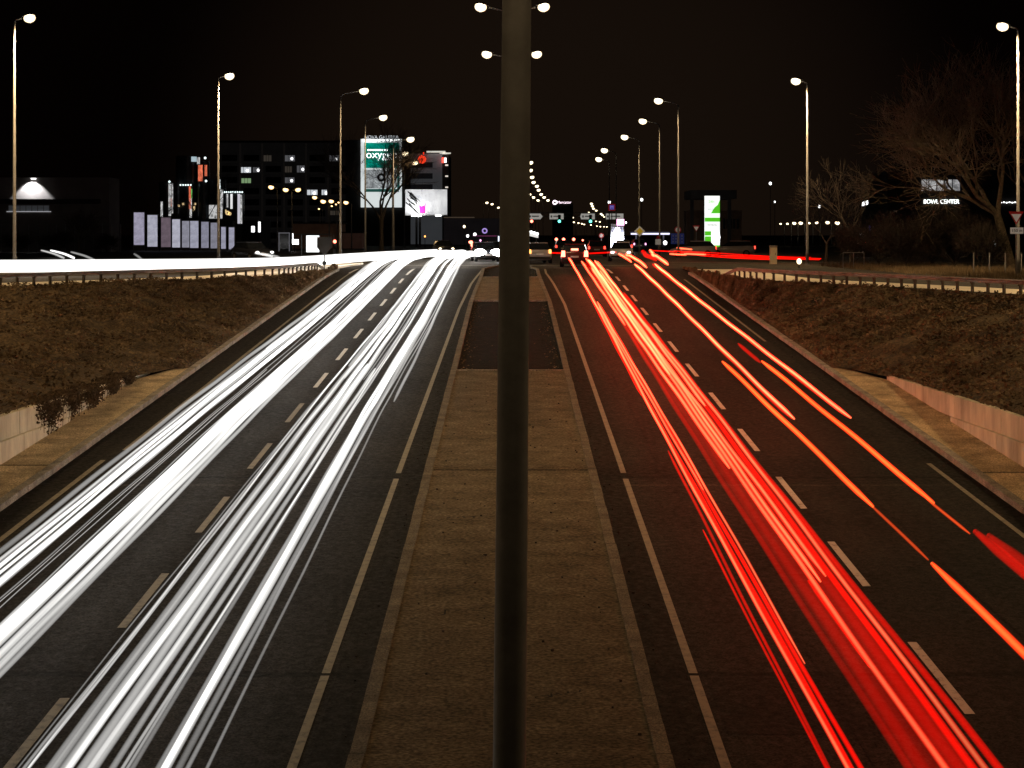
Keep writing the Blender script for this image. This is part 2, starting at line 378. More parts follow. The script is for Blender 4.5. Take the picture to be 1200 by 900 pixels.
# median island: kerbs, concrete slabs, two planting beds
def mw(D): return 1.84 if D < 74 else 1.84-.2*(D-74)/14 if D < 88 else 1.64 if D < 96 else max(.5, 1.64-(D-96)*.14)
def mshift(D): return curve(D)
mr = [-30+i for i in range(0, 135)]
slabs = [(-30, 35.62), (35.70, 51.4), (74.7, 88.0)]
for a, c in slabs:
    rows = [a]+[d for d in range(int(a)+1, int(c)+1) if a < d < c]+[c]
    strip('median_paving', lambda D: -mw(D)+.17, lambda D: mw(D)-.17, lambda D: z(D)+.125, rows, M['median'], nx=4)
strip('median_base', lambda D: -mw(D)+.02, lambda D: mw(D)-.02, lambda D: z(D)+.07, mr, M['soil'], nx=2)
for sx in (-1, 1):
    b = MB(); D = -30
    while D < 103:
        P = []; j = random.uniform(-.006, .006)
        for y in (D, min(D+.985, 103)):
            P.append((sx*mw(y)+mshift(y)+j, sx*(mw(y)-.18)+mshift(y)+j, y))
        n = len(b.v)
        for (xa, xb, y) in P:
            b.v += [(xa, y, z(y)-.05), (xb, y, z(y)-.05), (xa, y, z(y)+.14), (xb, y, z(y)+.14)]
        for f in ((0,1,5,4),(2,6,7,3),(0,4,6,2),(1,3,7,5),(0,2,3,1),(4,5,7,6)): b.f.append(tuple(n+i for i in f))
        D += 1
    b.build('median_kerb', M['kerb_dark'], kind='structure')
for D in (51.45, 74.6, 88.1):
    b = MB(); b.box((0, D, z(D)+.1), (2*mw(D)-.36, .12, .09)); b.build('bed_edging', M['kerb'], kind='structure')
strip('gutter', -2.32, lambda D: -mw(D)-.005, lambda D: z(D)+.004, [i for i in range(-30, 97)], M['gutter'])
strip('gutter', lambda D: mw(D)+.005, 2.36, lambda D: z(D)+.004, [i for i in range(-30, 97)], M['gutter'])
strip('gutter', -9.84, -9.35, lambda D: z(D)+.004, [i for i in range(5, 95)], M['gutter'])
strip('gutter', 9.35, 9.84, lambda D: z(D)+.004, [i for i in range(5, 91)], M['gutter'])
for sx, x0, x1, d0, d1 in ((-1, -5.4, -2.5, 33.4, 35.0), (-1, -4.9, -2.6, 47.5, 50.5), (1, 2.6, 5.4, 20, 22.2)):
    strip('road_patch', x0, x1, lambda D: z(D)+.003, [d0, (d0+d1)/2, d1], M['patch'])
# leaf litter and dirt on the beds
b = MB(); rnd = random.Random(5)
for i in range(650):
    D = rnd.uniform(51.6, 74.4) if rnd.random() < .7 else rnd.uniform(88.3, 100); s = rnd.uniform(.015, .04); a = rnd.uniform(0, 6.3)
    x = rnd.gauss(0, .8) if rnd.random() < .25 else rnd.choice((-1, 1))*(1.6-abs(rnd.gauss(0, .2)))
    if abs(x) > mw(D)-.25: continue
    c = Vector((x, D, z(D)+.075+rnd.uniform(0, .04))); u = Vector((math.cos(a), math.sin(a), .4))*s; v = Vector((-math.sin(a), math.cos(a), .2))*s
    b.quad(c-u, c-v, c+u, c+v)
tag(b.build('leaf_litter', M['leaf'], kind='stuff'), 'dead leaves lying in the dark beds of the median', 'leaves')

# cracks, tar seams, oil and grit
def ribbon(name, pts, wd, dz, m):
    b = MB()
    for (x, y), k in zip(pts, [1]*len(pts)):
        w2 = wd*random.uniform(.5, 1.2)/2; b.v += [(x-w2, y-w2*.6, z(y)+dz), (x+w2, y+w2*.6, z(y)+dz)]
    for i in range(len(pts)-1): b.f.append((2*i, 2*i+1, 2*i+3, 2*i+2))
    return b.build(name, m, kind='structure')
rc = random.Random(17)
for x0, y0, x1, y1 in ((-1.6, 24.4, -.4, 25.1), (.4, 26.9, 1.5, 26.6), (-1.2, 31.0, -.35, 31.3), (.5, 41.5, 1.3, 41.8), (.45, 21.0, .95, 21.25), (-1.5, 46.2, .2, 46.5)):
    n = 14; ribbon('crack', [(x0+(x1-x0)*i/n+rc.gauss(0, .02), y0+(y1-y0)*i/n+rc.gauss(0, .05)) for i in range(n+1)], .028, .13, M['joint'])
for x0, a, c in ((-5.15, 15, 34.5), (-7.2, 36, 92), (4.1, 15, 34.5), (7.3, 19, 60), (-4.1, 52, 90), (3.2, 36, 80)):
    n = int((c-a)/1.2); ribbon('tar_seam', [(x0+.06*math.sin(i*.35)+rc.gauss(0, .02), a+(c-a)*i/n) for i in range(n+1)], .05, .0062, M['patch'])
b = MB()
for i in range(420):
    sx = rc.choice((-1, 1)); y = rc.uniform(16, 60); q = rc.random()
    x, h = (sx*rc.uniform(.25, 1.6), .128) if q < .35 else (sx*(1.92+abs(rc.gauss(0, .12))), .008) if q < .75 else (sx*(9.78-abs(rc.gauss(0, .15))), .008)
    k = rc.uniform(.008, .028); b.box((x, y, z(y)+h+k*.4), (k, k*1.3, k), rc.uniform(0, 3))
tag(b.build('grit', M['bark_dark'], kind='stuff'), 'grit and small debris along the kerbs and on the median', 'grit')
# painted lines
def line(x, d0, d1, wd, m='paint_worn', step=1.0, gap=0, name='road_marking'):
    rows = [d0]
    while rows[-1]+step < d1: rows.append(rows[-1]+step)
    rows.append(d1)
    xf = x if callable(x) else (lambda D: x+curve(D))
    return strip(name, lambda D: xf(D)-wd/2, lambda D: xf(D)+wd/2, lambda D: z(D)+.009, rows, M[m])
def redge(D): return interp([(10, 2.46), (74, 2.42), (85, 2.22), (93, 2.0), (103, 2.1)], D)
def ledge(D): return -interp([(10, 2.52), (35, 2.42), (72, 2.22), (85, 2.0), (93, 1.72), (103, 1.5)], D)
for a, c in ((-20, 22.2), (22.3, 35.3), (35.9, 60), (60, 99)):
    line(ledge, a, c, .115); line(redge, a, c, .12)
for s in (20.7, 26.7, 32.4, 38.5, 44.6, 50.9, 57, 63.1, 69.4, 75.5, 81, 87, 8.5, 14.6):
    line(5.72, s, s+3.0, .13, 'paint')
line(5.72, 35.2, 35.5, .13, 'paint')
for s in (12.2, 18.2, 24.4, 30.4, 36.4, 42.5, 48.6, 54.8, 61, 67.2, 73.3, 79.4, 85.4, 91.4):
    line(-5.70, s, s+3.1, .13, 'paint_worn' if s < 45 else 'paint')
line(-9.15, 28, 37.4, .12); line(-8.95, 38.6, 60, .12); line(-8.95, 60, 93, .1)
line(9.3, 22, 37, .11); line(9.2, 60, 88, .1)
# wheel of far markings at the junction
for x in (-9, -5.7, 5.7): line(x, 93, 99, .14, 'paint')
line(lambda D: 0*D, 108, 108.4, 16, 'paint'); 
strip('road_marking', -40, -9.5, .012, [118, 118.3], M['paint']); strip('road_marking', 11, 40, .012, [120, 120.3], M['paint'])
# pale traffic island between left ramp and carriageway, crossing strip
b = MB()
for P in ([(-10.2, 98.5), (-9.9, 112), (-12.5, 108), (-16.5, 98.2), (-17.5, 93.6), (-12.5, 96)],):
    n = len(b.v); m_ = len(P)
    for (x, y) in P: b.v.append((x, y, -.01))
    for (x, y) in P: b.v.append((x, y, .1))
    b.f.append(tuple(n+m_+i for i in range(m_))[::-1])
    for i in range(m_): b.f.append((n+i, n+(i+1) % m_, n+m_+(i+1) % m_, n+m_+i))
b.build('traffic_island', M['pale'], kind='structure')

# ------------------------------------------------------------------ retaining walls
def rwall(sx, d1, label):
    t = empty('retaining_wall', (sx*11.25, 30, -3), label=label, cat='retaining wall')
    loc = Vector(t.location)
    up = MB(); lo = MB(); cap = MB(); jn = MB()
    D = 6.0
    while D < d1:
        e = min(D+3.97, d1)
        for mb, xo, th, zt, zb in ((up, 0, .22, lambda q: walltop(q)+.03, lambda q: max(z(q)+.0, walltop(q)-.52)), (lo, -.10, .30, lambda q: walltop(q)-.50, lambda q: z(q)-.02)):
            if zt(e) - zb(e) < .03 and mb is lo: continue
            n = len(mb.v)
            for q in (D, e):
                for (x, zz) in ((xo, zb(q)), (xo+th, zb(q)), (xo+th, max(zt(q), zb(q)+.02)), (xo, max(zt(q), zb(q)+.02))):
                    mb.v.append((sx*(11.2+x)-loc.x, q-loc.y, zz-loc.z))
            for f in ((0,1,2,3),(4,7,6,5),(0,4,5,1),(1,5,6,2),(2,6,7,3),(3,7,4,0)): mb.f.append(tuple(n+i for i in f))
        D += 4.0
    up.build('upper_panel', M['wall'], t); lo.build('lower_footing', M['wall'], t)
    return t
rwall(-1, 51.5, 'pale concrete retaining wall half overgrown at the foot of the left bank')
rwall(1, 49.5, 'clean pale concrete retaining wall below the right bank')
# ivy clumps hanging over the left wall
for i, (D, L, h) in enumerate(((40.3, 1.6, .85), (42.4, 1.2, .6), (44.3, 1.5, .75), (46.6, 1.0, .5), (48.6, .8, .35))):
    b = MB(); rnd = random.Random(40+i)
    for k in range(1500):
        u = rnd.gauss(0, .33); v = abs(rnd.gauss(0, .4)); y = D+u*L; zz = walltop(y)+.14-v*h*(1-.5*abs(u)); x = -11.16+rnd.uniform(-.5 if zz > walltop(y) else 0, .14); s = rnd.uniform(.02, .05)
        c = Vector((x, y, zz)); a = Vector((rnd.uniform(-1, 1), rnd.uniform(-1, 1), rnd.uniform(-1, 1))).normalized()*s; e = a.orthogonal().normalized()*s*.7
        b.quad(c-a, c-e, c+a, c+e)
    for k in range(14):
        y = D+rnd.gauss(0, .4)*L; b.tube([(-11.2, y, walltop(y)+.05), (-11.08, y+.1, walltop(y)-.2*h), (-11.09, y+rnd.uniform(-.2, .2), walltop(y)-h*rnd.uniform(.5, 1.1))], [.012, .009, .004], 4)
    b.build('hanging_shrub', M['ivy'], label=['broad dark shrub spilling over the wall at its exposed left panel', 'second dark shrub over the left wall from the camera', 'third dark shrub drooping low over the middle of the left wall', 'fourth thin shrub over the left wall', 'smallest farthest shrub by the end of the left wall'][i], cat='shrub', group='shrubs hanging over the left retaining wall')

# ------------------------------------------------------------------ guardrails
def guardrail(path, step, label):
    pts = [Vector((x, y, 0)) for x, y in path]
    base = pts[0].copy(); t = empty('guardrail', base, label=label, cat='guardrail')
    # resample
    seg = [0]
    for a, c in zip(pts, pts[1:]): seg.append(seg[-1]+(c-a).length)
    def at(s):
        for i in range(len(pts)-1):
            if s <= seg[i+1] or i == len(pts)-2:
                u = (s-seg[i])/(seg[i+1]-seg[i]); return pts[i]+(pts[i+1]-pts[i])*u
    n = int(seg[-1]/step); P = [at(seg[-1]*i/n) for i in range(n+1)]
    beam = MB(); prof = [(.0, .36), (.05, .375), (.05, .40), (.0, .42), (.0, .45), (.05, .47), (.05, .50), (.0, .52)]
    sags = [-.30 if False else 0 for _ in P]
    b0 = 0
    for i, p in enumerate(P):
        d = (P[min(i+1, n)]-P[max(i-1, 0)]).normalized(); nn = Vector((-d.y, d.x, 0))
        if nn.y > 0: nn = -nn
        dz = -.32*max(0, 1-i*step/3.0) if i*step < 3 else 0
        for (o, h) in prof: beam.v.append(tuple(p-base+nn*(o+.09)+Vector((0, 0, h+dz))))
        for (o, h) in reversed(prof): beam.v.append(tuple(p-base+nn*(o+.084)+Vector((0, 0, h+dz))))
    m = len(prof)*2
    for i in range(n):
        for k in range(m): a = i*m+k; c = i*m+(k+1) % m; beam.f.append((a, c, c+m, a+m))
    beam.build('beam', M['rail'], t)
    pm = MB(); pm.box((0, 0, .0), (.10, .07, .86)); pm.box((0, -.05, .38), (.09, .06, .13)); proto = None
    for i, p in enumerate(P):
        if i*step < 1.2: continue
        d = (P[min(i+1, n)]-P[max(i-1, 0)]).normalized()
        if proto is None: proto = pm.build('post', M['railpost'], t); q = proto
        else: q = proto.copy(); C.objects.link(q)
        q.location = p-base; q.rotation_euler = (0, 0, math.atan2(d.y, d.x) if d.x > 0 else math.atan2(-d.y, -d.x))
    return t
guardrail([(XLf(D)-.1, D) for D in [92-i*.5 for i in range(0, 76)]], .95, 'low steel guardrail with close posts along the top of the left bank')
guardrail([(XRf(D)+.1, D) for D in [79-i*.5 for i in range(0, 68)]], .95, 'low steel guardrail with close posts along the top of the right bank')

# ------------------------------------------------------------------ lamps
def bulb(parent, loc, power, r=.25):
    ld = bpy.data.lights.new('lamp_light', 'SPOT'); ld.energy = power; ld.color = WARM; ld.spot_size = R(165); ld.spot_blend = .9; ld.shadow_soft_size = r
    lo = bpy.data.objects.new('lamp_light', ld); C.objects.link(lo); lo.parent = parent; lo.location = loc; return lo
def lamp_head(t, x, zt, side, tilt, far, orange, s=1.0):
    """lantern pointing along +-X, tilted up a little; housing on top, glowing bowl below"""
    hb = MB(); n = 10
    hb.ell((0, 0, .14*s), (.32*s, .18*s, .11*s), 14, 5, 0, 90); h = hb.build('lantern', M['galv'], t, True)
    h.location = (x+side*.36, 0, zt); h.rotation_euler = (0, -side*tilt, 0)
    bb = MB(); bb.ell((0, 0, 0), (.28*s, .22*s, .22*s), 16, 9, -90, 50); o = bb.build('bowl', M['lampor'] if orange else M['lampfar'] if far else M['lamp'], h, True)
    o.location = (.04*side, 0, .03)
def street_lamp(X, D, H, arm, side, label, group, power=None, double=False, base=0, tilt=R(8), far=False, orange=False, r=.095, big=1.0, headz=None):
    if not far: big = 1+max(0, D-60)/230  # bowls swell with distance to imitate lamp glare
    t = empty('street_lamp', (X, D, base), label=label, cat='street lamp', group=group)
    p = MB(); p.tube([(0, 0, 0), (0, 0, .9), (0, 0, .95), (0, 0, H)], [r*1.2, r*1.2, r*.95, r*.5 if D > 20 else r*.72], 10 if D > 20 else 24); p.build('pole', M['galv'], t, True)
    if not far:
        bs = MB(); bs.tube([(0, 0, .0), (0, 0, .12)], [r*1.9, r*1.6], 10); bs.build('base_collar', M['galv'], t)
    for s in ((1, -1) if double else (side,)):
        a = MB(); e = abs(arm); a.tube([(0, 0, H-.02), (s*e*.25, 0, H+.22*min(1, e)), (s*e, 0, H+.36*min(1, e)+.02)], [r*.5, r*.42, r*.36], 8); a.build('arm', M['galv'], t, True)
        lamp_head(t, s*e, H+.36*min(1, e), s, tilt, far, orange, big)
        if power: bulb(t, (s*(e+.4), 0, H+.36*min(1, e)-.28), power)
    return t
G1 = 'street lamps along the left ramp'; G2 = 'street lamps along the right ramp'; G3 = 'double-armed street lamps on the median'; G4 = 'small far street lamps over the main road'
LL = [(17, 25, 82.7, .35, 'near tall street lamp at the far left edge of the photo'), (256, 92, 113, .35, 'tall street lamp in front of the row of poster boards'),
      (399, 113, 120, 1.3, 'street lamp with long arm left of the tree and green billboard'), (428, 143, 148, 1.2, 'street lamp standing before the left edge of the green billboard'),
      (461, 168, 165, 1.3, 'street lamp standing before the right edge of the green billboard'), (460, 184, 196, 1.1, 'lower street lamp just behind the green billboard lamps'),
      (474, 194, 238, 1.1, 'farthest lamp of the left row beside the office tower')]
for x, y, D, arm, lb in LL:
    p = px(x, y, D); street_lamp(p.x, D, p.z, arm, 1, lb, G1, LAMP_W*(3.4 if D < 100 else 2.4 if D < 115 else .9) if D < 200 else None, tilt=R(8))
RR = [(1193, 35, 80, .35, 'nearest tall street lamp at the right edge above the yield sign'), (946, 98, 109, .35, 'tall street lamp standing on the right ramp before the dark thicket'),
      (795, 124, 133, 1.2, 'street lamp with long arm just left of the green price tower'), (773, 147, 157, 1.2, 'second long-armed lamp left of the green price tower'),
      (749, 165, 182, 1.2, 'third long-armed lamp rising behind the yellow priority sign'), (722, 180, 212, 1.1, 'slim lamp behind the bright white screen totem'),
      (714, 190, 236, 1.1, 'farthest tall lamp of the right row above the gantry')]
for x, y, D, arm, lb in RR:
    p = px(x, y, D); street_lamp(p.x, D, p.z, arm, -1, lb, G2, LAMP_W*(3.4 if D < 100 else 2.4 if D < 115 else .9) if D < 200 else None)
for X_, D, side, lb, g_ in ((-31, 53, 1, 'unseen added lamp on the left ramp nearer than the far left one', G1), (30, 52, -1, 'unseen added lamp on the right ramp nearer than the right edge one', G2), (-32, 28, 1, 'unseen added lamp on the left ramp closest to the camera', G1), (31, 27, -1, 'unseen added lamp on the right ramp closest to the camera', G2)):
    street_lamp(X_, D, 12.5, 1.2, side, lb, g_, LAMP_W*4.6)  # lamps out of view, added to light the banks and road strips
# median lamps: the near pole in front of the camera, two unseen ones added behind it for light, two whose heads show
med = [(12.8, 'thick grey lamp pole standing on the median in the middle of the view', .138), (36, 'unseen median lamp added for light, second from the camera', .12), (57, 'unseen median lamp added for light, third from the camera', .12),
       (80, 'double lamp whose two heads show highest beside the near pole', .11), (101, 'double lamp whose two heads show just below the highest pair', .11)]
for D, lb, r in med:
    zb = z(D)+.125; H = 12.55-max(zb, -.9) if D > 70 else 12.6
    t = street_lamp(.09 if D > 70 else .02, D, H, 1.12, 1, lb, G3, LAMP_W*(.05 if D < 20 else .58 if D < 70 else .62), True, zb, far=False, r=r)
    if D < 20:
        t.children[0].data.materials[0] = M['pole_near']; t.rotation_euler = (0, R(.55), 0); t.location.x = -.028
        hb = MB(); hb.box((0, -r*1.2, 1.1), (.12, .03, .4)); hb.build('hatch', M['pole_near'], t)
# far doubled lamps over the continuing main road
far = [(621.5, 191), (621.3, 200), (623.3, 208), (625, 214), (629, 218.5), (631, 223), (634, 228), (637.5, 231.5), (642, 235)]
for i, (x, y) in enumerate(far):
    D = F*10.7/(HY-y); p = px(x, y, D)
    street_lamp(p.x-1.5, D, 12.35, 1.15, 1, 'far double lamp beside the near pole, %s from the top of its string' % ['first', 'second', 'third', 'fourth', 'fifth', 'sixth', 'seventh', 'eighth', 'ninth'][i], G4, None, True, far=True, big=1+D/600)  # far bowls oversized, glare put into their shape
def lamp_far(x, y, h, D=None, orange=False, lb='', g='', big=None, side=-1, arm=.8):
    D = D or F*(h-EYE)/(HY-y); p = px(x, y, D)
    return street_lamp(p.x-side*(arm+.36), D, p.z-.3, arm, side, lb, g, None, False, far=True, orange=orange, big=big if big else 1+D/650)  # bowl size includes glare, growing with distance
rowA = [(693.3, 238.8), (694.3, 241.7), (695.6, 244.5), (698.7, 246.8), (704.5, 250.8), (706.2, 252.2), (708, 253.9)]
for i, (x, y) in enumerate(rowA): lamp_far(x, y, 12.7, lb='far street lamp, %s in the string bending down above the gantry' % ['topmost', 'second', 'third', 'fourth', 'fifth', 'sixth', 'lowest'][i], g='string of far lamps bending down above the gantry')
rowB = [(671.3, 255), (690.3, 249.2), (672.6, 260.5), (678, 261.4), (682, 262.2), (684.7, 263), (692.7, 263.6), (698.5, 259.3), (703, 260), (699.5, 265), (703.6, 265.6), (707.8, 265.7), (711.2, 265.8)]
for i, (x, y) in enumerate(rowB): lamp_far(x, y, 12.7, D=700+i*25, lb='tiny distant lamp low over the road end behind the gantry', g='tiny distant lamps behind the gantry', big=1.7)
rowC = [(570.5, 237.7), (576.5, 239.3), (584, 243.4)]
for i, (x, y) in enumerate(rowC): lamp_far(x, y, 12.7, lb='far lamp left of the near pole, %s' % ['highest of three', 'middle of three', 'lowest of three'][i], g='three far lamps left of the near pole', big=1.9, side=1)
rowD = [(915, 261.3, .7), (923, 261.2, .8), (931, 260.6, 1.2), (938.6, 260.4, 1.3), (948.5, 260.3, .9), (957, 260.2, .9), (970, 259.8, 1.4), (981.5, 260.3, 1.5)]
for i, (x, y, s) in enumerate(rowD): lamp_far(x, y, 6, D=300, lb='small yellowish lamp behind the right ramp, %s from the left in its row' % ['first', 'second', 'third', 'fourth', 'fifth', 'sixth', 'seventh', 'last'][i], g='level row of small lamps behind the right ramp', big=s*1.1, arm=.3)
rowE = [(318, 218.3), (379, 235), (388.4, 234.8), (405.7, 236.4), (369, 230.5)]
lbE = ['single orange lamp left of the double orange lamp', 'orange lamp third from the right before the apartment block', 'orange lamp second from the right before the apartment block', 'rightmost orange lamp before the apartment block', 'orange lamp under the lit upper windows of the apartment block']
for i, (x, y) in enumerate(rowE): lamp_far(x, y, 10, D=210+i*8, orange=True, lb=lbE[i], g='orange car park lamps before the apartment block', big=1.35, arm=.4)
p = px(342, 224, 200); street_lamp(p.x, 200, p.z, .35, 1, 'double-headed orange lamp before the apartment block', 'orange car park lamps before the apartment block', None, True, far=True, orange=True, big=1.3)
for i, (x, y) in enumerate(((394, 238.5), (397, 236.3), (389, 240.5), (374, 243.8))): lamp_far(x, y, 9, D=300, orange=True, lb=['tiny far orange lamp between the bigger ones', 'tiny far orange lamp right of its twin', 'tiny orange lamp just under a bigger one', 'lowest tiny lamp before the apartment block'][i], g='tiny far lamps before the apartment block', big=.7, arm=.3)
p = px(634, 265.5, 260)

# ------------------------------------------------------------------ light streaks left by the passing traffic
SW = streak_mat('white_streak', (1, .985, .96), 1.8); SR = streak_mat('red_streak', (1, .0025, .0006), 1.7); SH = streak_mat('hot_red_streak', (1, .003, .001), 1.4, (1, .16, .06))
SO = streak_mat('orange_streak', (1, .018, .001), 1.4, (1, .12, .02))
def sshift(D): return interp([(18, 0), (40, .1), (60, .35), (90, .5), (108, .8), (120, 1.5), (132, 2.8), (150, 5.2)], D)
def streak(xf, hf, d0, d1, r0, g0, material, label, cat, group, zf=None, r1=None, g1=None, name='light_streak', taper=2.5, seed=0):
    b = MB(); n = max(6, int((d1-d0)/1.2)); P = []; rr = []; gg = []; rnd = random.Random(seed); ph = rnd.uniform(0, 6.3)
    for i in range(n+1):
        D = d0+(d1-d0)*i/n; u = min(1, max(0, (D-18)/90)); 
        P.append((xf(D)+.03*math.sin(D*.11+ph), D, (zf or road_z)(D)+hf(D)+.012*math.sin(D*.7+ph*2)))
        e = min(1, (i+.35)/1.2, (n-i+.35)/1.2)
        rr.append((r0+((r1 if r1 else r0*2.2)-r0)*u)*math.sqrt(e)); gg.append((g0+((g1 if g1 else g0*2)-g0)*u)*(1+.12*math.sin(D*.5+ph)))
    b.tube(P, rr, 8, True, gg)
    return b.build(name, material, None, True, label=label, cat=cat, group=group)
rnd = random.Random(21)
cl = []                                              # x, spread, count, radius, glow, height
for (xc, sp, n, r, g) in ((-8.02, .10, 3, .05, .22), (-7.74, .16, 6, .055, .95), (-7.48, .05, 2, .05, .8), (-7.1, .16, 4, .012, .5), (-6.62, .14, 6, .06, 1.1), (-6.38, .1, 4, .05, .55),
                          (-4.98, .06, 4, .020, .55), (-4.86, .1, 4, .05, .3), (-4.44, .14, 6, .06, .75), (-4.18, .08, 2, .04, .35), (-3.98, .08, 4, .028, .6), (-3.56, .11, 5, .06, .85), (-3.36, .06, 2, .05, .4), (-3.1, .06, 2, .035, .35)):
    for k in range(n):
        cl.append((xc+rnd.uniform(-sp, sp), r*rnd.uniform(.5, 1.15), .34*g*rnd.uniform(.45, 1.5)))
cl.sort()
ordn = 'first second third fourth fifth sixth seventh eighth ninth tenth eleventh twelfth thirteenth fourteenth fifteenth sixteenth seventeenth eighteenth nineteenth twentieth'.split()
def nth(i):
    if i < 20: return ordn[i]
    tens = {2: 'twenty', 3: 'thirty', 4: 'forty', 5: 'fifty', 6: 'sixty'}; t, u = divmod(i+1, 10)
    return (tens[t]+'-'+ordn[u-1]) if u else tens[t].replace('ty', 'tieth')
for i, (x, r, g) in enumerate(cl):
    d0, d1 = (14, 128+rnd.uniform(-3, 10)); q = rnd.random()
    if q < .16: d0 = rnd.uniform(30, 60)
    elif q < .30: d1 = rnd.uniform(45, 100)
    h = rnd.uniform(.58, .74); dr = rnd.gauss(0, .10)
    side = 'outer' if x < -5.6 else 'inner'
    streak(lambda D, x=x, dr=dr: x+sshift(D)*(1 if x < -5 else .86)+dr*max(0, (D-50)/60), lambda D, h=h: h, d0, d1, r, g, SW,
           '%s white headlight streak in the left carriageway, %s from the left kerb' % ('fine' if r < .03 else 'broad' if r > .06 else 'soft', nth(i)), 'light streak', 'white headlight streaks in the left carriageway',
           r1=max(.085, r*1.45) if r > .03 else .03, g1=g*1.5+(.38 if r > .03 else .1), seed=i)
# left ramp: a thick white band of stacked streaks
rp_ = [(76, -30), (78, -24), (81.5, -15), (83, -12.6), (92, -11.0), (105, -10.2), (122, -8.6), (138, -5.5)]
def ramp_path(off): return [(-60+off*.3, 75.0+off), (-30, 76.5+off), (-24, 78+off), (-18, 80.3+off), (-13.6, 83.5+off*.8), (-11.9, 88+off*.5), (-11.0, 96+off*.2), (-10.0, 108), (-8.4, 122), (-6.0, 136)]
def smoothp(pts, k=6):
    out = []
    P = [Vector(p) for p in pts]
    for i in range(len(P)-1):
        a = P[max(i-1, 0)]; b_ = P[i]; c = P[i+1]; d = P[min(i+2, len(P)-1)]
        for j in range(k):
            t = j/k; out.append(.5*((2*b_)+(c-a)*t+(2*a-5*b_+4*c-d)*t*t+(3*b_-a-3*c+d)*t**3))
    out.append(P[-1]); return out
for i in range(9):
    h = .26+.062*i; off = (i % 3)*.35
    P = smoothp([(x, y, h+.006) for x, y in ramp_path(off)]); b = MB(); b.tube(P, [.062]*len(P), 8, True, [.85]*len(P))
    b.build('light_streak', SW, None, True, label='long white headlight streak along the left ramp, %s from the bottom of the band' % nth(i), cat='light streak', group='white headlight streaks on the left ramp')
for i, (x0, y0, x1, y1, g) in enumerate(((49, 293.5, 74, 302, .4), (60, 293.5, 86, 302, 1.4), (84, 295.5, 109, 304, .22), (158, 298, 166, 304, .15), (292, 295.5, 318, 300.5, .5), (300, 296, 326, 301, .3))):
    a = px(x0, y0, 150-4*i); a.z = .62; c = px(x1, y1, 0.001); D1 = F*(EYE-.6)/(y1-HY); D0 = F*(EYE-.62)/(y0-HY)
    P = [((x0-CX)*D0/F, D0, .62), (((x0*.45+x1*.55)-CX)*((D0+D1)/2.02)/F, (D0+D1)/2.02, .61), ((x1-CX)*D1/F, D1, .6)]; P = smoothp(P, 5)
    b = MB(); b.tube(P, [.09]*len(P), 8, True, [g*.8]*len(P))
    b.build('light_streak', SW, None, True, label=['left short dim streak on the side road at far left', 'bright short white streak on the side road at far left', 'right short dim streak on the side road at far left', 'faint short streak below the first poster board', 'short pale streak beside the car at the left ramp', 'faint short streak right of the car at the left ramp'][i], cat='light streak', group='short streaks on the side road at the left')
# right carriageway: red tail light streaks
def rs(xs, d0, d1, r, g, m, label, h=.8, r1=None, g1=None, seed=0):
    def xf(D):
        return interp(xs, D) if hasattr(xs, '__len__') else xs
    kk = .24 if m is SH else .40 if m is SO else .27
    g *= kk; g1 = g1*(kk*(3.2 if m is SH else 1.3)) if g1 else None
    streak(xf, lambda D: h, d0, d1, r, g, m, label, 'light streak', 'tail light streaks in the right carriageway', r1=r1, g1=g1, seed=seed)
i = 0
rnd = random.Random(33)
A = [(3.16, 14, 27, .018, 1.2, SR), (3.22, 14, 34, .022, 1.0, SR), (3.36, 14, 93, .03, 2.4, SH), (3.39, 14, 60, .04, 2.4, SR), (3.56, 14, 66, .032, 2.0, SR), (3.53, 20, 66, .02, 2.0, SH), (3.37, 42, 93, .035, 2.4, SR), (3.47, 30, 64, .022, 1.6, SH)]
Bn = [(3.98, 14, 64, .05, .5, SR), (4.10, 14, 88, .10, .35, SR), (4.25, 14, 90, .13, .38, SR), (4.34, 14, 92, .045, 2.0, SH), (4.42, 14, 92, .12, .5, SR), (4.5, 24, 92, .04, 2.6, SH), (4.58, 14, 88, .12, .5, SR), (4.62, 24.5, 84, .04, 2.0, SH), (4.68, 14, 86, .05, 1.6, SR), (4.82, 14, 90, .04, 1.8, SH), (4.86, 14, 70, .05, 1.2, SR), (4.2, 32, 84, .05, 2.2, SH), (4.72, 40, 90, .05, 2.2, SH), (4.3, 20, 24, .03, 1.5, SR), (4.45, 46, 92, .07, 2.2, SH), (4.0, 58, 90, .05, 1.6, SH)]
allr = sorted([(a, 'thin') for a in A]+[(a, 'wide') for a in Bn], key=lambda q: q[0][0])
for i, ((x, d0, d1, r, g, m), kind) in enumerate(allr):
    w0 = 4.1 if x < 4.1 else x
    xs = [(14, x), (40, x-.02), (64, x-.05 if x < 4.2 else x-.10), (93, x-.06 if x < 3.8 else x-.12)]
    rs(xs, d0, d1, r, g, m, '%s red tail light streak in the inner right lane, %s from the median' % ('pale-cored' if m is SH else 'broad dim' if r > .09 else 'deep', nth(i)), h=.80+rnd.uniform(-.05, .08), r1=max(r*1.5, .085) if r < .09 else r*1.1, g1=g*1.7, seed=100+i)
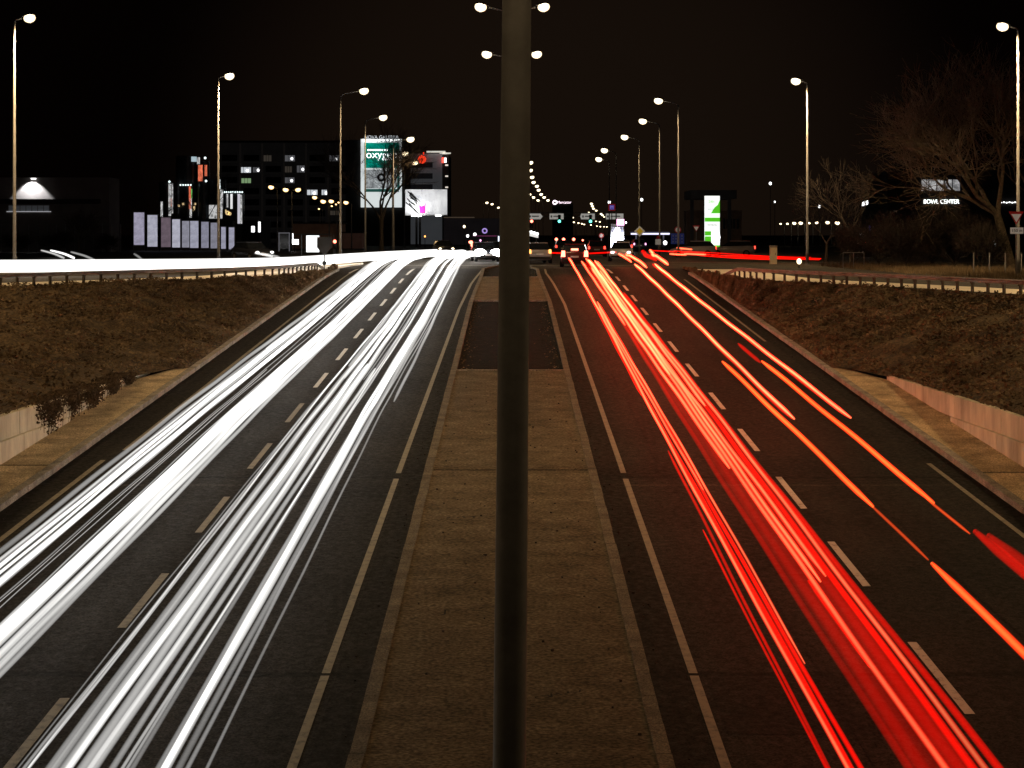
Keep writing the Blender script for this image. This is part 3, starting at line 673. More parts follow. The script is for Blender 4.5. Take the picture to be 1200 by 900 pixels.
O = [([(30, 7.85), (47, 7.78), (84, 7.62), (100, 7.7), (125, 9.0)], 38.4, 88, .045, 4.2, SH, 'bright red streak ending in mid lane nearest the right kerb'),
     ([(30, 7.85), (47, 7.74), (84, 7.56)], 38.6, 88, .06, 1.2, SR, 'red glow streak beside the one nearest the right kerb'),
     ([(38, 6.53), (84, 6.6)], 38.2, 88, .045, 4.2, SH, 'bright red streak ending in mid lane near the lane dashes'),
     ([(38, 6.5), (84, 6.54)], 38.4, 86, .06, 1.2, SR, 'red glow streak beside the one near the lane dashes'),
     ([(14, 6.38), (33, 6.32), (54, 6.12)], 29, 48.3, .055, 2.6, SO, 'orange streak beginning beside the lane dashes'),
     ([(14, 6.38), (33, 6.32)], 25.2, 29.2, .03, .6, SO, 'dim orange link between two brighter orange streaks'),
     ([(14, 6.38), (33, 6.36)], 14, 25, .065, 2.0, SO, 'orange streak leaving the frame at the right edge'),
     ([(30, 7.42), (54, 7.3), (60, 7.2)], 29.3, 48.4, .055, 2.4, SO, 'orange streak in the middle of the outer right lane'),
     ([(26, 7.45), (36, 7.42)], 26.9, 29.6, .03, .8, SO, 'thin orange tail of the streak in the outer right lane'),
     ([(50, 7.25), (60, 7.15)], 48.2, 52.6, .05, .8, SR, 'faint red start of a streak in the outer right lane'),
     ([(20, 7.6), (31, 7.52)], 15, 27.0, .09, 1.0, SR, 'short broad red streak at the right edge, left half'),
     ([(20, 7.75), (31, 7.65)], 15, 26.8, .09, .7, SR, 'short broad red streak at the right edge, right half'),
     ([(86, 7.0), (100, 7.0), (112, 7.9)], 86, 104, .07, 3.0, SH, 'short bright red streak below the white screen totem'),
     ([(88, 6.5), (100, 6.6), (112, 7.2)], 90, 104, .06, 2.2, SH, 'second short red streak below the white screen totem'),
     ([(86, 8.3), (100, 8.6), (125, 10.5)], 88, 124, .08, 3.0, SH, 'short bright red streak at the top of the outer right lane'),
     ([(88, 8.0), (100, 8.1), (125, 9.9)], 92, 118, .1, 1.2, SR, 'deep red streak at the top of the outer right lane')]
for i, (xs, d0, d1, r, g, m, lb) in enumerate(O): rs(xs, d0, d1, r, g, m, lb, r1=max(.1, r*1.6) if r > .03 else r, g1=g*1.5, seed=300+i)
# right ramp and cross street
RP = [([(960, 304, .35, 113), (900, 302.5, .38, 117), (840, 299, .5, 122), (800, 295.5, .6, 133), (762, 293.5, .66, 145)], .05, 2.6, SR, 'longest red streak crossing to the right ramp'),
      ([(962, 303.2, .38, 113), (900, 300.5, .42, 117), (840, 296.5, .55, 122), (790, 294, .6, 133)], .045, 1.6, SR, 'upper red streak fanning out over the right ramp'),
      ([(905, 304.2, .36, 115), (860, 302.3, .4, 117), (820, 299.5, .5, 122)], .04, 2.2, SR, 'lower red streak fanning out over the right ramp'),
      ([(826, 298.3, .5, 121), (803, 297.4, .55, 124)], .09, 4, SH, 'short glaring streak at the foot of the green price tower'),
      ([(803, 298.6, .5, 121), (786, 297.6, .55, 124)], .09, 4, SH, 'short glaring streak left of the green price tower'),
      ([(810, 292.3, .7, 140), (794, 290.6, .8, 144)], .09, 3.5, SH, 'short glaring streak above and left of the price tower foot'),
      ([(663, 296.6, .6, 122), (637, 296.2, .6, 122)], .07, 1.6, SR, 'level red streak between the silver car and the braking car'),
      ([(722, 295.5, .6, 122), (690, 297, .6, 120)], .07, 1.6, SR, 'level red streak right of the braking car'),
      ([(950, 301.8, .4, 114), (890, 300.3, .45, 117), (850, 299.3, .5, 121)], .07, .6, SR, 'broad dim red streak over the right ramp')]
for pts, r, g, m, lb in RP:
    P = smoothp([(lambda q, Dd: (q.x, q.y, q.z))(px(x, y, Dd), Dd) for x, y, h, Dd in pts]); b = MB(); b.tube(P, [r]*len(P), 8, True, [g*.45]*len(P))
    b.build('light_streak', m, None, True, label=lb, cat='light streak', group='red streaks crossing beyond the median')

# ------------------------------------------------------------------ cars standing at the junction
def paintm(n, c): return mat(n, c, .3, .05, spec=.6)
def make_car(loc, rz, paint, label, tail=None, head_=None, plate=True, group='cars waiting at the junction', s=1.0, hatch=True):
    t = empty('parked_car' if False else 'car', loc, rz, label=label, cat='car', group=group)
    # local +Y is forward; stations along y: (y, half width, z low, z belt)
    b = MB(); st = [(-2.05, .70, .42, .80), (-2.0, .82, .30, .95), (-1.5, .87, .22, 1.0), (0, .88, .2, .96), (1.0, .87, .22, .92), (1.7, .84, .26, .80), (2.05, .74, .36, .66)]
    for (y, hw, zl, zb) in st:
        for (x, zz) in ((-hw*.9, zl), (-hw, zl+.15), (-hw, (zl+zb)/2+.05), (-hw*.93, zb), (hw*.93, zb), (hw, (zl+zb)/2+.05), (hw, zl+.15), (hw*.9, zl)): b.v.append((x, y, zz))
    for i in range(len(st)-1):
        for k in range(8): a = i*8+k; c = i*8+(k+1) % 8; b.f.append((a, a+8, c+8, c))
    b.f.append(tuple(range(8))); b.f.append(tuple(range((len(st)-1)*8, len(st)*8))[::-1])
    body = b.build('body', paint, t, True)
    g = MB(); gs = [(-1.95, .76, .95), (-1.55, .60, 1.38), (.15, .60, 1.42), (.95, .76, .93)] if hatch else [(-1.55, .76, .98), (-1.0, .58, 1.38), (.1, .58, 1.41), (.95, .76, .93)]
    pr = [(y, hw, zz) for y, hw, zz in gs]
    for (y, hw, zz) in pr: g.v += [(-hw, y, zz), (hw, y, zz)]
    g.f += [(0, 1, 3, 2), (4, 5, 7, 6), (0, 2, 4, 6)[::-1], (1, 3, 5, 7)]
    g.build('windows', M['glass'], t)
    r_ = MB(); r_.box((0, (gs[1][0]+gs[2][0])/2, (gs[1][2]+gs[2][2])/2+.02), (gs[1][1]*2+.03, gs[2][0]-gs[1][0]+.1, .05)); r_.build('roof', paint, t)
    for (x, y) in ((-.82, -1.3), (.82, -1.3), (-.82, 1.3), (.82, 1.3)):
        wm = MB(); wm.tube([(x-.1, y, .32), (x+.1, y, .32)], .32, 14); wo = wm.build('wheel', M['black'], t)
        rm = MB(); sx = 1 if x > 0 else -1; rm.tube([(x+sx*.09, y, .32), (x+sx*.112, y, .32)], .19, 12); rm.build('rim', M['galv'], wo)
    for sx in (-1, 1):
        tl = MB(); kt = 1.45 if tail is M['redhot'] else 1.0; tl.box((sx*.70, -2.03, .84), (.18*kt, .10, .26*kt), taper=.8); tl.build('tail_light', tail or M['dark'], t)
        k = 2.9 if head_ is M['head'] else 1.0; hl = MB(); hl.ell((sx*.60, 2.0, .66), (.16*k, .08, .10*k), 12, 7); hl.build('headlight', head_ or M['glass'], t)  # glaring headlamps enlarged so their flare is part of the shape
    if tail and tail is M['redhot']:
        tb = MB(); tb.box((0, -1.9, 1.10), (.44, .06, .12)); tb.build('brake_light', tail, t)
    if plate:
        pl = MB(); pl.box((0, -2.07, .66), (.5, .02, .11)); pl.box((0, 2.07, .5), (.5, .02, .11)); pl.build('number_plate', M['white'], t)
    bp = MB(); bp.box((0, -2.02, .40), (1.5, .12, .16)); bp.box((0, 2.03, .36), (1.4, .1, .14)); bp.build('bumper', M['dark'], t)
    t.scale = (s, s, s); return t
rd = paintm('car_red', (.10, .012, .012)); sv = paintm('car_silver', (.35, .34, .36)); dk = paintm('car_dark', (.02, .022, .03)); wh = paintm('car_white', (.6, .6, .6))
make_car((4.05, 104, z(104)), R(-3), rd, 'dark red hatchback with glaring brake lights just right of the near pole', M['redhot'])
make_car((1.75, 116, .01), R(8), sv, 'silver car with warm rear lights half hidden behind the near pole', M['orange'])
make_car((-1.9, 124, .01), R(188), dk, 'oncoming car with glaring white headlights left of the near pole', M['red'], M['head'])
make_car((-1.2, 134, .01), R(184), dk, 'second oncoming car behind the one with glaring headlights', None, M['wlight'])
make_car((8.4, 126, .01), R(175), wh, 'white car facing the camera below the white screen totem', None, M['wlight'])
make_car((15.6, 205, .02), R(6), dk, 'dark car with pinkish tail light by the white screen totem', M['pink'])
make_car((7.7, 150, .01), R(0), rd, 'far red car in the queue right of the braking hatchback', M['red'])
make_car((5.2, 165, .01), R(0), dk, 'far dark car in the queue behind the braking hatchback', M['red'])
make_car((-19.5, 126, .01), R(215), dk, 'dark car with small white headlights at the left end of the ramp', None, M['wlight'])
make_car((-6.4, 160, .01), R(190), dk, 'far dark car left of the oncoming headlights', None, M['lampfar'])
make_car((11.5, 170, .01), R(2), dk, 'far dark car beyond the outer right lane', M['red'])
make_car((20, 150, .01), R(80), sv, 'silver car side-on left of the green price tower', M['red'])
make_car((16, 146, .01), R(84), sv, 'silver car side-on under the yellow priority sign', M['red'])

# ------------------------------------------------------------------ signals, gantry, signs
def signal(x, y, D, col, label, group, s=1.0, pole=True, arrow=False, post_to=0):
    p = px(x, y, D); t = empty('traffic_light', (p.x, D, 0), label=label, cat='traffic light', group=group)
    zc = p.z; off = {'red': .28, 'green': -.28}[col]*s
    h = MB(); h.box((0, .12, zc-off), (.32*s, .22, .95*s)); h.build('housing', M['dark'], t)
    for k, nm in ((.28, 'red'), (0, 'amber'), (-.28, 'green')):
        l = MB(); lit = nm == col; l.disc(0, zc-off+k*s, .11*s if not lit else .17*s, -.02 if lit else 0, .03)
        l.build('lens', M['redhot' if col == 'red' else 'green'] if lit else M['glass'], t)
    if pole:
        q = MB(); q.tube([(0, .15, 0), (0, .15, zc-off-.4*s)], .05, 8); q.build('pole', M['galv'], t)
    if arrow:
        a = MB(); a.plate([(-.2, zc+.1), (.12, zc+.1), (.12, zc-.45), (.26, zc-.6), (-.02, zc-.3), (-.02, zc-.05), (-.2, zc-.05)], -.03, .02); a.build('arrow', M['redhot'], t)
    return t
GD = 250
g = empty('sign_gantry', (0, GD, 0), label='overhead gantry with four pale direction boards across the main road', cat='gantry')
q = MB()
xa = px(600, 250, GD).x; xb = px(713.5, 250, GD).x; zt = px(0, 249.5, GD).z
q.tube([(xa, 0, zt), (xb, 0, zt)], .07, 6); q.tube([(xa, 0, zt-.5), (xb, 0, zt-.5)], .06, 6); q.build('beam', M['galv'], g)
for x in (xa, xb):
    q = MB(); q.tube([(x, 0, 0), (x, 0, zt+.1)], .13, 8); q.build('post', M['galv'], g)
sgn = mat('sign_pale', (.5, .48, .44), .6, .1, emit=.55)  # boards glow by themselves so they read at night
for x0, x1, arrow in ((619, 634, 1), (644, 660.5, 0), (681, 697, -1), (710, 730.5, 0)):
    a = px(x0, 250.3, GD); c = px(x1, 257, GD); q = MB(); po = [(a.x, c.z), (c.x, c.z), (c.x, a.z), (a.x, a.z)]
    if arrow == 1: po = [(a.x, c.z), (c.x-.1, c.z), (c.x+.25, (a.z+c.z)/2), (c.x-.1, a.z), (a.x, a.z)]
    if arrow == -1: po = [(a.x, c.z), (c.x, c.z), (c.x, a.z), (a.x, a.z), (a.x-.15, (a.z+c.z)/2)]
    q.plate(po, -.12, .04); bd = q.build('board', sgn, g)
    q = MB(); q.box(((a.x+c.x)/2+.1, -.13, (a.z+c.z)/2+.03), ((c.x-a.x)*.55, .02, .16)); q.box((a.x+.28, -.13, (a.z+c.z)/2), (.22, .02, .3)); q.build('lettering', M['grey'], bd)
GS = 'signals hanging below the gantry'
signal(623, 259.3, GD-1, 'red', 'red signal below the gantry board beside the near pole', GS, 1.3, False)
signal(655.5, 259.3, GD-1, 'green', 'green signal below the second gantry board', GS, 1.3, False)
signal(692, 259.3, GD-1, 'green', 'green signal below the third gantry board', GS, 1.3, False)
GL = 'low red signals on posts beyond the crossing'
for x, y, D, lb in ((652, 280.5, 172, 'leftmost low red signal above the car queue'), (660.5, 280.5, 172, 'second low red signal above the car queue'), (672.3, 280.5, 172, 'third low red signal straight above the braking hatchback'), (683, 281.5, 180, 'small red signal right of the braking hatchback')):
    signal(x, y, D, 'red', lb, GL, .9 if D < 175 else .6)
signal(392.3, 283, 150, 'red', 'red signal on a post right of the lit bus shelter', 'red signals along the left side', .9)
signal(518.3, 283.2, 165, 'red', 'small red signal below the white billboard', 'red signals along the left side', .8)
signal(552, 284, 140, 'red', 'red signal with arrow left of the glaring headlights', 'red signals along the left side', .9, arrow=True)
redm = mat('sign_red', (.45, .02, .02), .5, .1, emit=.05); yel = mat('sign_yellow', (.6, .4, .03), .5, .1, emit=.25); whs = mat('sign_white', (.7, .68, .62), .5, .05, emit=.12); blu = mat('sign_blue', (.02, .03, .12), .5, .1, emit=.35)  # unlit sign faces given a weak glow to read at night
def sign_post(x, y, D, label, h0=0):
    p = px(x, y, D); t = empty('road_sign', (p.x, D, h0), label=label, cat='road sign'); q = MB(); q.tube([(0, .05, 0), (0, .05, p.z-h0+.1)], .035, 8); q.build('post', M['galv'], t); return t, p.z-h0
def yield_sign(x, y, D, w_, label):
    t, zc = sign_post(x, y, D, label); h = w_*.87
    q = MB(); q.plate([(-w_/2, zc+h/2), (0, zc-h/2), (w_/2, zc+h/2)], -.01, .02); q.build('plate', redm, t)
    q = MB(); k = .66; q.plate([(-w_/2*k, zc+h/2*k-.02), (0, zc-h/2*k), (w_/2*k, zc+h/2*k-.02)], -.016, .004); q.build('face', whs, t); return t, zc
t, zc = yield_sign(1191, 255.5, 79, .72, 'yield sign with small white plate below, at the right edge of the photo')
q = MB(); q.box((.02, -.02, zc-.60), (.62, .02, .30)); f = q.build('distance_plate', whs, t); text('150 m', .2, M['dark'], 'lettering', f, (.02, -.034, zc-.60))
yield_sign(816, 268, 190, .85, 'small yield sign left of the green price tower')
t, zc = sign_post(749.6, 271, 160, 'yellow diamond priority sign above the right lanes')
q = MB(); w_ = .52; q.plate([(-w_, zc), (0, zc-w_), (w_, zc), (0, zc+w_)], -.01, .02); q.build('plate', whs, t)
q = MB(); w_ = .33; q.plate([(-w_, zc), (0, zc-w_), (w_, zc), (0, zc+w_)], -.016, .004); q.build('face', yel, t)
for x, y, D, lb in ((794.3, 269.3, 150, 'round red-rimmed sign above the blue board'), (704.6, 276, 190, 'round red-rimmed sign left of the white screen totem')):
    t, zc = sign_post(x, y, D, lb); q = MB(); q.disc(0, zc, .3, -.01, .02); q.build('plate', redm, t); q = MB(); q.disc(0, zc, .21, -.016, .004); q.build('face', whs, t)
t, zc = sign_post(794, 279.8, 158, 'wide dark blue information board right of the side-on cars'); q = MB(); q.box((0, 0, zc), (1.25, .04, 1.0)); f = q.build('board', blu, t)
q = MB()
for r_ in range(3):
    for c_ in range(4): q.box((-.42+c_*.28, -.03, zc+.28-r_*.28), (.12, .01, .14))
q.build('lettering', M['grey'], f)
t, zc = sign_post(771.3, 283.5, 150, 'small square white plate below the lamp row at the right'); q = MB(); q.box((0, 0, zc), (.5, .03, .5)); q.build('board', whs, t); q = MB(); q.plate([(-.2, zc+.3), (.2, zc+.3), (0, zc+.62)], -.01, .02); q.build('warning_plate', redm, t)
t, zc = sign_post(380, 289, 96, 'dark sign seen from behind on a post at the left ramp end'); q = MB(); q.plate([(-.42, zc-.05), (-.1, zc-.42), (.1, zc-.42), (.42, zc-.05), (.42, zc+.55), (-.42, zc+.55)], -.01, .03); q.build('plate', M['dark'], t)
q = MB(); q.disc(0, zc-.95, .13, -.01, .03, 10); q.build('lower_plate', M['dark'], t)
# bent white light panel
t = empty('lit_sign', (px(624.5, 274, 200).x, 200, 0), label='slanting white lit panel just right of the near pole', cat='lit sign'); q = MB(); zc = px(0, 274, 200).z
q.plate([(-.7, zc-.2), (.65, zc-.5), (.65, zc+.1), (-.7, zc+.45)], 0, .1); q.build('panel', M['white'] if False else glow('led_white', (1, .98, .95), .75), t)
q = MB()
for k in range(4): q.disc(-.55+k*.36, zc+.32-k*.1, .16, -.03, .03, 10)
q.build('lamp', M['wlight'], t)
q = MB(); q.tube([(-.4, .05, 0), (-.4, .05, zc-.2)], .04, 6); q.tube([(.4, .05, 0), (.4, .05, zc-.4)], .04, 6); q.build('post', M['galv'], t)
# red-framed sign over the gantry end
p = px(717, 243, 230); t = empty('lit_sign', (p.x, 230, 0), label='red-framed blue lit sign above the right end of the gantry', cat='lit sign'); zc = p.z
q = MB(); q.box((0, 0, zc), (.98, .1, .95)); q.build('frame', glow('dim_red', (.5, .02, .03), .18), t); q = MB(); q.box((0, -.06, zc), (.62, .03, .62)); q.build('face', M['blue'], t); q = MB(); q.tube([(0, .1, 0), (0, .1, zc)], .06, 8); q.build('post', M['dark'], t)
text('M', .6, glow('dim_violet', (.5, .3, .8), .5), 'lettering', t, (0, -.09, zc))
# far neon sign
p = px(659.5, 237.2, 420); t = empty('neon_sign', (p.x, 420, 0), label='small pinkish white neon sign high above the gantry', cat='neon sign'); zc = p.z; nm_ = glow('neon_pink', (1, .8, .92), 2.2)
o = text('Mercator', .95, nm_, 'lettering', t, (.35, 0, zc)); q = MB(); q.ring(-2.0, zc, .28, .6, -.02); q.build('emblem', nm_, t); q = MB(); q.box((0, .8, zc/2), (5.2, 1.2, zc-.4)); q.build('building', M['facade'], t)

# white screen totem and pink panel
TD = 190
p = px(723.5, 277, TD); t = empty('screen_totem', (p.x, TD, 0), label='glaring white screen totem with pink panel on top beside the right lanes', cat='screen totem')
z0, z1 = px(0, 289, TD).z, px(0, 266, TD).z; q = MB(); q.box((0, .15, (z0+z1)/2+.1), (1.5, .3, z1-z0+.5)); q.box((0, .15, z0/2-.1), (.3, .2, abs(z0)+.4)); q.build('casing', M['grey'], t)
q = MB(); q.ell((0, -.02, (z0+z1)/2), (.42, .04, (z1-z0)/2), 18, 9); q.build('screen', M['head'], t)
q = MB()
for k in range(12): q.box((0, -.02, z0+.1+k*.19), (1.3, .02, .07))
q.build('louvres', glow('led_dim', (.75, .8, 1), .28), t)
z2 = px(0, 260.5, TD).z; q = MB(); q.box((.35, 0, z2), (.85, .2, .72)); q.build('top_panel', M['pink'], t); q = MB(); q.box((.2, -.12, z2+.05), (.2, .03, .35)); q.box((.52, -.12, z2-.02), (.2, .03, .45)); q.build('figure', M['wlight'], t)
ld = bpy.data.lights.new('screen_light', 'AREA'); ld.energy = 500; ld.size = 1.5; ld.color = (.85, .88, 1); lo = bpy.data.objects.new('screen_light', ld); C.objects.link(lo); lo.parent = t; lo.location = (0, -.4, 1); lo.rotation_euler = (R(90), 0, 0)

# green and white price tower
D = 178; a = px(826, 229.5, D); c = px(843.5, 291, D); t = empty('price_tower', ((a.x+c.x)/2, D, 0), label='tall lit green and white fuel price tower at the right', cat='price tower')
W_ = c.x-a.x; H0, H1 = c.z, a.z; gw = glow('tower_white', (.95, 1, .95), 1.15); gg = glow('tower_green', (.10, .62, .02), .85)
q = MB(); q.box((0, .16, (H0+H1)/2), (W_, .3, H1-H0)); q.build('body', gw, t)
def band(y0, y1, xa=0, xb=1, m=gg, nm='green_band'):
    za, zb = px(0, y0, D).z, px(0, y1, D).z; q = MB(); q.box((-W_/2+W_*(xa+xb)/2, -.005, (za+zb)/2), (W_*(xb-xa), .02, za-zb)); return q.build(nm, m, t)
band(255, 259.8); band(287.5, 291); band(271, 276, 0, .42); band(277, 283.5, 0, .42)
q = MB(); zz = lambda y: px(0, y, D).z
q.plate([(-.1*W_, zz(250)), (W_/2, zz(250)), (W_/2, zz(234)), (.36*W_, zz(240)), (.15*W_, zz(243))], -.016, .01); q.build('green_corner', gg, t)
text('24h', .45, gg, 'lettering', t, (-.1, -.02, zz(236.5))); text('PETROL', .3, M['grey'], 'lettering', t, (0, -.02, zz(264))); text('eco', .42, glow('tower_dark', (.25, .3, .3), .5), 'lettering', t, (-.18, -.02, zz(245)))
q = MB(); q.ell((.42, -.05, zz(278)), (.42, .05, .62), 14, 7); q.build('floodlit_panel', M['wlight'], t)
q = MB(); q.box((-.5, .16, H0/2), (.14, .2, abs(H0)+.2)); q.box((.5, .16, H0/2), (.14, .2, abs(H0)+.2)); q.build('leg', M['grey'], t)
ld = bpy.data.lights.new('tower_flood', 'POINT'); ld.energy = 160; ld.color = (1, .55, .2); ld.shadow_soft_size = .2; lo = bpy.data.objects.new('tower_flood', ld); C.objects.link(lo); lo.parent = t; lo.location = (1.3, .6, 2.0)
# fuel station behind
D = 200; t = empty('fuel_station', (px(835, 290, D).x, D, 0), label='dark fuel station with flat canopy behind the green price tower', cat='building')
zz = lambda y: px(0, y, D).z; xx = lambda x: px(x, 0, D).x-t.location.x
q = MB(); q.box(((xx(809)+xx(862))/2, 3, (zz(223)+zz(233))/2), (xx(862)-xx(809), 8, zz(223)-zz(233))); q.build('canopy', M['facade'], t)
for x in (812, 856): q = MB(); q.box((xx(x), 1, zz(233)/2-.0), (.4, .4, zz(233)-.004)); q.build('column', M['facade'], t)
q = MB(); q.box(((xx(808)+xx(874))/2, 5, zz(246)/2), (xx(874)-xx(808), 3, zz(246))); q.build('wall', mat('station_wall', (.10, .06, .035), .9), t)
q = MB()
for k in range(5): q.box((xx(853+k*4), 3.47, zz(262)), (.28, .03, 1.2))
q.build('window', M['glass'], t)
# low building left of tower, blue-lit forecourt canopy
D = 290; t = empty('forecourt_canopy', (px(762, 274, D).x, D, 0), label='thin white lit canopy edge behind the priority sign', cat='canopy')
q = MB(); q.box((0, 0, px(0, 274, D).z), (px(785, 0, D).x-px(740, 0, D).x, .8, .28)); q.build('lit_edge', glow('canopy_edge', (.75, .75, 1), 1.6), t)
q = MB(); q.box((0, .9, px(0, 272.5, D).z+.1), (px(785, 0, D).x-px(740, 0, D).x+.4, .9, .25)); q.build('roof', M['facade'], t)
for x in (-2.4, 2.4): q = MB(); q.box((x, .9, px(0, 274, D).z/2-.1), (.25, .25, px(0, 274, D).z-.2)); q.build('column', M['grey'], t)
for i, (x, y, r_, m) in enumerate(((779.5, 284.5, .28, 'wlight'), (746.8, 285.3, .16, 'green'), (733.5, 260.7, .14, 'wlight'), (752, 234, .2, 'wlight'), (806, 265, .22, 'lampfar'), (818, 252, .12, 'wlight'), (714, 237, .2, 'wlight'), (902.7, 215, .2, 'wlight'), (908, 236.5, .12, 'wlight'), (960, 242, .18, 'wlight'), (958, 260.9, .13, 'lampfar'), (936.5, 306.3, .16, 'lampfar'), (118.5, 220.3, .2, 'lampfar'), (935, 295, .05, 'lampfar'), (556.5, 274.8, .22, 'wlight'), (563, 281.8, .14, 'pink'), (586.5, 292.8, .2, 'wlight'), (579, 287.5, .12, 'green'), (548, 276.5, .2, 'wlight'), (544, 265.5, .2, 'lampfar'), (498, 277, .12, 'orange'))):
    if y > 300: D = 100
    else: D = 240
    p = px(x, y, D); t = empty('pole_light', (p.x, D, 0), label='tiny point of light on a thin pole, %s of the scattered ones counted by hand from %s' % (nth(i), 'the right' if x > 600 else 'the left'), cat='light', group='scattered far points of light')
    t['label'] = ['small white globe right of the square white plate', 'small green light under the priority sign', 'tiny white light right of the pink panel', 'pale slit of light high right of the gantry', 'warm light above the blue board', 'tiny white light left of the price tower', 'white light on top of the red-framed sign', 'upright white light high in the dark at right', 'tiny white dot in the dark right of the price tower', 'tiny white light between the bare trees', 'tiny warm dot in the level lamp row', 'warm light at the foot of the right ramp lamp', 'warm light on the dark hall at far left', 'faint warm dot at the right ramp', 'white light left of the blue lit box', 'pink dot above the glaring headlights', 'white dot right of the glaring headlights', 'greenish dot above the glaring headlights', 'white light above the red arrow signal', 'warm flat light below the white billboard', 'orange dot under the white billboard'][i]
    q = MB(); q.ell((0, 0, p.z), (r_, r_, r_*1.15), 10, 7); q.build('globe', M[m], t); q = MB(); q.tube([(0, .03, 0), (0, .03, p.z-r_*.9)], .04, 6); q.build('pole', M['dark'], t)

# ------------------------------------------------------------------ buildings, left side
def rel(t, D): return (lambda x: px(x, 0, D).x-t.location.x), (lambda y: px(0, y, D).z)
# low hall
D = 190; t = empty('hall', (px(40, 290, D).x, D, 0), label='low dark hall with a lit wall lamp and ribbon window at far left', cat='building'); X, Z = rel(t, D)
q = MB(); q.box(((X(-160)+X(128))/2, 2.5, Z(208)/2), (X(128)-X(-160), 5, Z(208))); wl = q.build('wall', mat('hall_wall', (.16, .145, .135), .9, .15, .6), t)
q = MB(); q.box(((X(-160)+X(118))/2, -.6, (Z(233.5)+Z(239))/2), (X(118)-X(-160), 1.2, Z(233.5)-Z(239))); q.build('canopy', M['facade'], t)
q = MB(); q.box(((X(10)+X(58))/2, -.03, Z(244)), (X(58)-X(10), .06, Z(240.5)-Z(247.5))); wn = q.build('window', glow('window_dim', (.5, .55, .6), .035), t)
q = MB(); q.box(((X(8)+X(60))/2, -.08, Z(248)), (X(60)-X(8), .08, .09)); q.build('sill', glow('sill_pale', (.8, .8, .85), .35), wn)  # sill given a glow of its own to show at night
q = MB()
for k in range(8): q.box((X(10)+(X(58)-X(10))*k/7, -.07, Z(244)), (.07, .04, Z(240.5)-Z(247.5)))
q.box((X(34), -.07, Z(240.5)), (X(58)-X(10), .044, .07))
q.build('frame', M['grey'], wn)
q = MB()
for k in range(16): q.box((X(-20)+k*1.05, -.05, 1.6), (.06, .08, 3.2))
q.build('door_slats', M['grey'], t)
q = MB(); q.box((0, -.25, Z(209.5)), (.5, .35, .12)); q.build('wall_lamp', M['wlight'], t); t_lamp = t
ld = bpy.data.lights.new('wall_lamp_light', 'SPOT'); ld.energy = 2300; ld.color = (.93, .95, 1); ld.spot_size = R(96); ld.spot_blend = .35; ld.shadow_soft_size = .1; lo = bpy.data.objects.new('wall_lamp_light', ld); C.objects.link(lo); lo.parent = t; lo.location = (X(38), -1.1, Z(210)); lo.rotation_euler = (R(28), 0, 0)
# apartment block
D = 420; t = empty('apartment_block', (px(338, 295, D).x, D, 0), label='wide dark apartment block with a few lit windows', cat='building'); X, Z = rel(t, D)
q = MB(); q.box(((X(256)+X(410))/2, 8, Z(167)/2), (X(410)-X(256), 16, Z(167))); q.build('wall', mat('block_wall', (.10, .09, .088), .9, .15, .3, emit=.02), t)  # wall glows faintly so the block reads at night
q = MB(); q.box(((X(256)+X(410))/2, 7, Z(166)), (X(410)-X(256)+.6, 15, .5)); q.build('roof', M['facade'], t)
q = MB()
for k in range(7): q.box((X(256)+(X(410)-X(256))*k/6, -.25, Z(167)/2), (.4, .5, Z(167)-.5))
q.build('pilaster', mat('block_pilaster', (.13, .11, .10), .9, .1, emit=.03), t)  # pilasters glow faintly too, in place of light on them
lit = {(1, 283): 1, (1, 334): 1, (1, 387): 1}
wmw = glow('window_white', (.9, .95, 1), .6); wmd = glow('window_grey', (.6, .6, .65), .12); wmg = glow('window_green', (.5, .8, .4), .35); bri = glow('window_bright', (1, 1, 1), 1.8)
L_ = [(281, 294, 196, 203, 'w'), (296.5, 304, 196, 202, 'g'), (283, 294, 209, 214.5, 'n'), (334, 345.5, 182, 189, 'g'), (309, 318, 182, 189, 'd'), (386, 398, 182, 189, 'g'), (334, 342, 195, 202, 'd'), (348, 357, 194, 202, 'g'), (334, 345, 208, 214.5, 'g'), (360, 372, 222.5, 229, 'w'), (377, 383, 222.5, 229, 'w'), (387, 397, 247, 252, 'd')]
for (x0, x1, y0, y1, k) in L_:
    q = MB(); q.box(((X(x0)+X(x1))/2, -.02, (Z(y0)+Z(y1))/2), (X(x1)-X(x0), .06, Z(y0)-Z(y1))); wo = q.build('window', {'w': wmw, 'g': wmd, 'd': glow('window_low', (.6, .5, .4), .05), 'n': wmg}[k], t)
    if k in 'wg':
        q = MB(); q.ell(((X(x0)+X(x1))/2+.5, -.1, (Z(y0)+Z(y1))/2-.1), (.35, .05, .4), 8, 5); q.build('ceiling_lamp', bri, wo)
    q = MB()
    for u in (1/3, 2/3): q.box((X(x0)+(X(x1)-X(x0))*u, -.07, (Z(y0)+Z(y1))/2), (.09, .05, Z(y0)-Z(y1)))
    q.build('frame', M['dark'], wo)
n_w = 0
for fy in range(181, 278, 13):
    for k in range(6):
        x0 = 256+25.67*k+4; 
        if any(abs((a_[0]+a_[1])/2-(x0+9)) < 12 and abs((a_[2]+a_[3])/2-(fy+4)) < 6 for a_ in L_): continue
        q = MB(); q.box((X(x0+9), -.02, Z(fy+4)), (X(x0+18)-X(x0), .05, Z(fy)-Z(fy+7))); q.build('window', M['glass'], t); n_w += 1
q = MB()
for fy in range(190, 285, 13): q.box(((X(256)+X(410))/2, -.3, Z(fy)), (X(410)-X(256), .6, .22))
q.build('balcony_slab', mat('slab', (.12, .11, .10), .9, .1, emit=.02), t)  # faint glow keeps the slabs visible at night
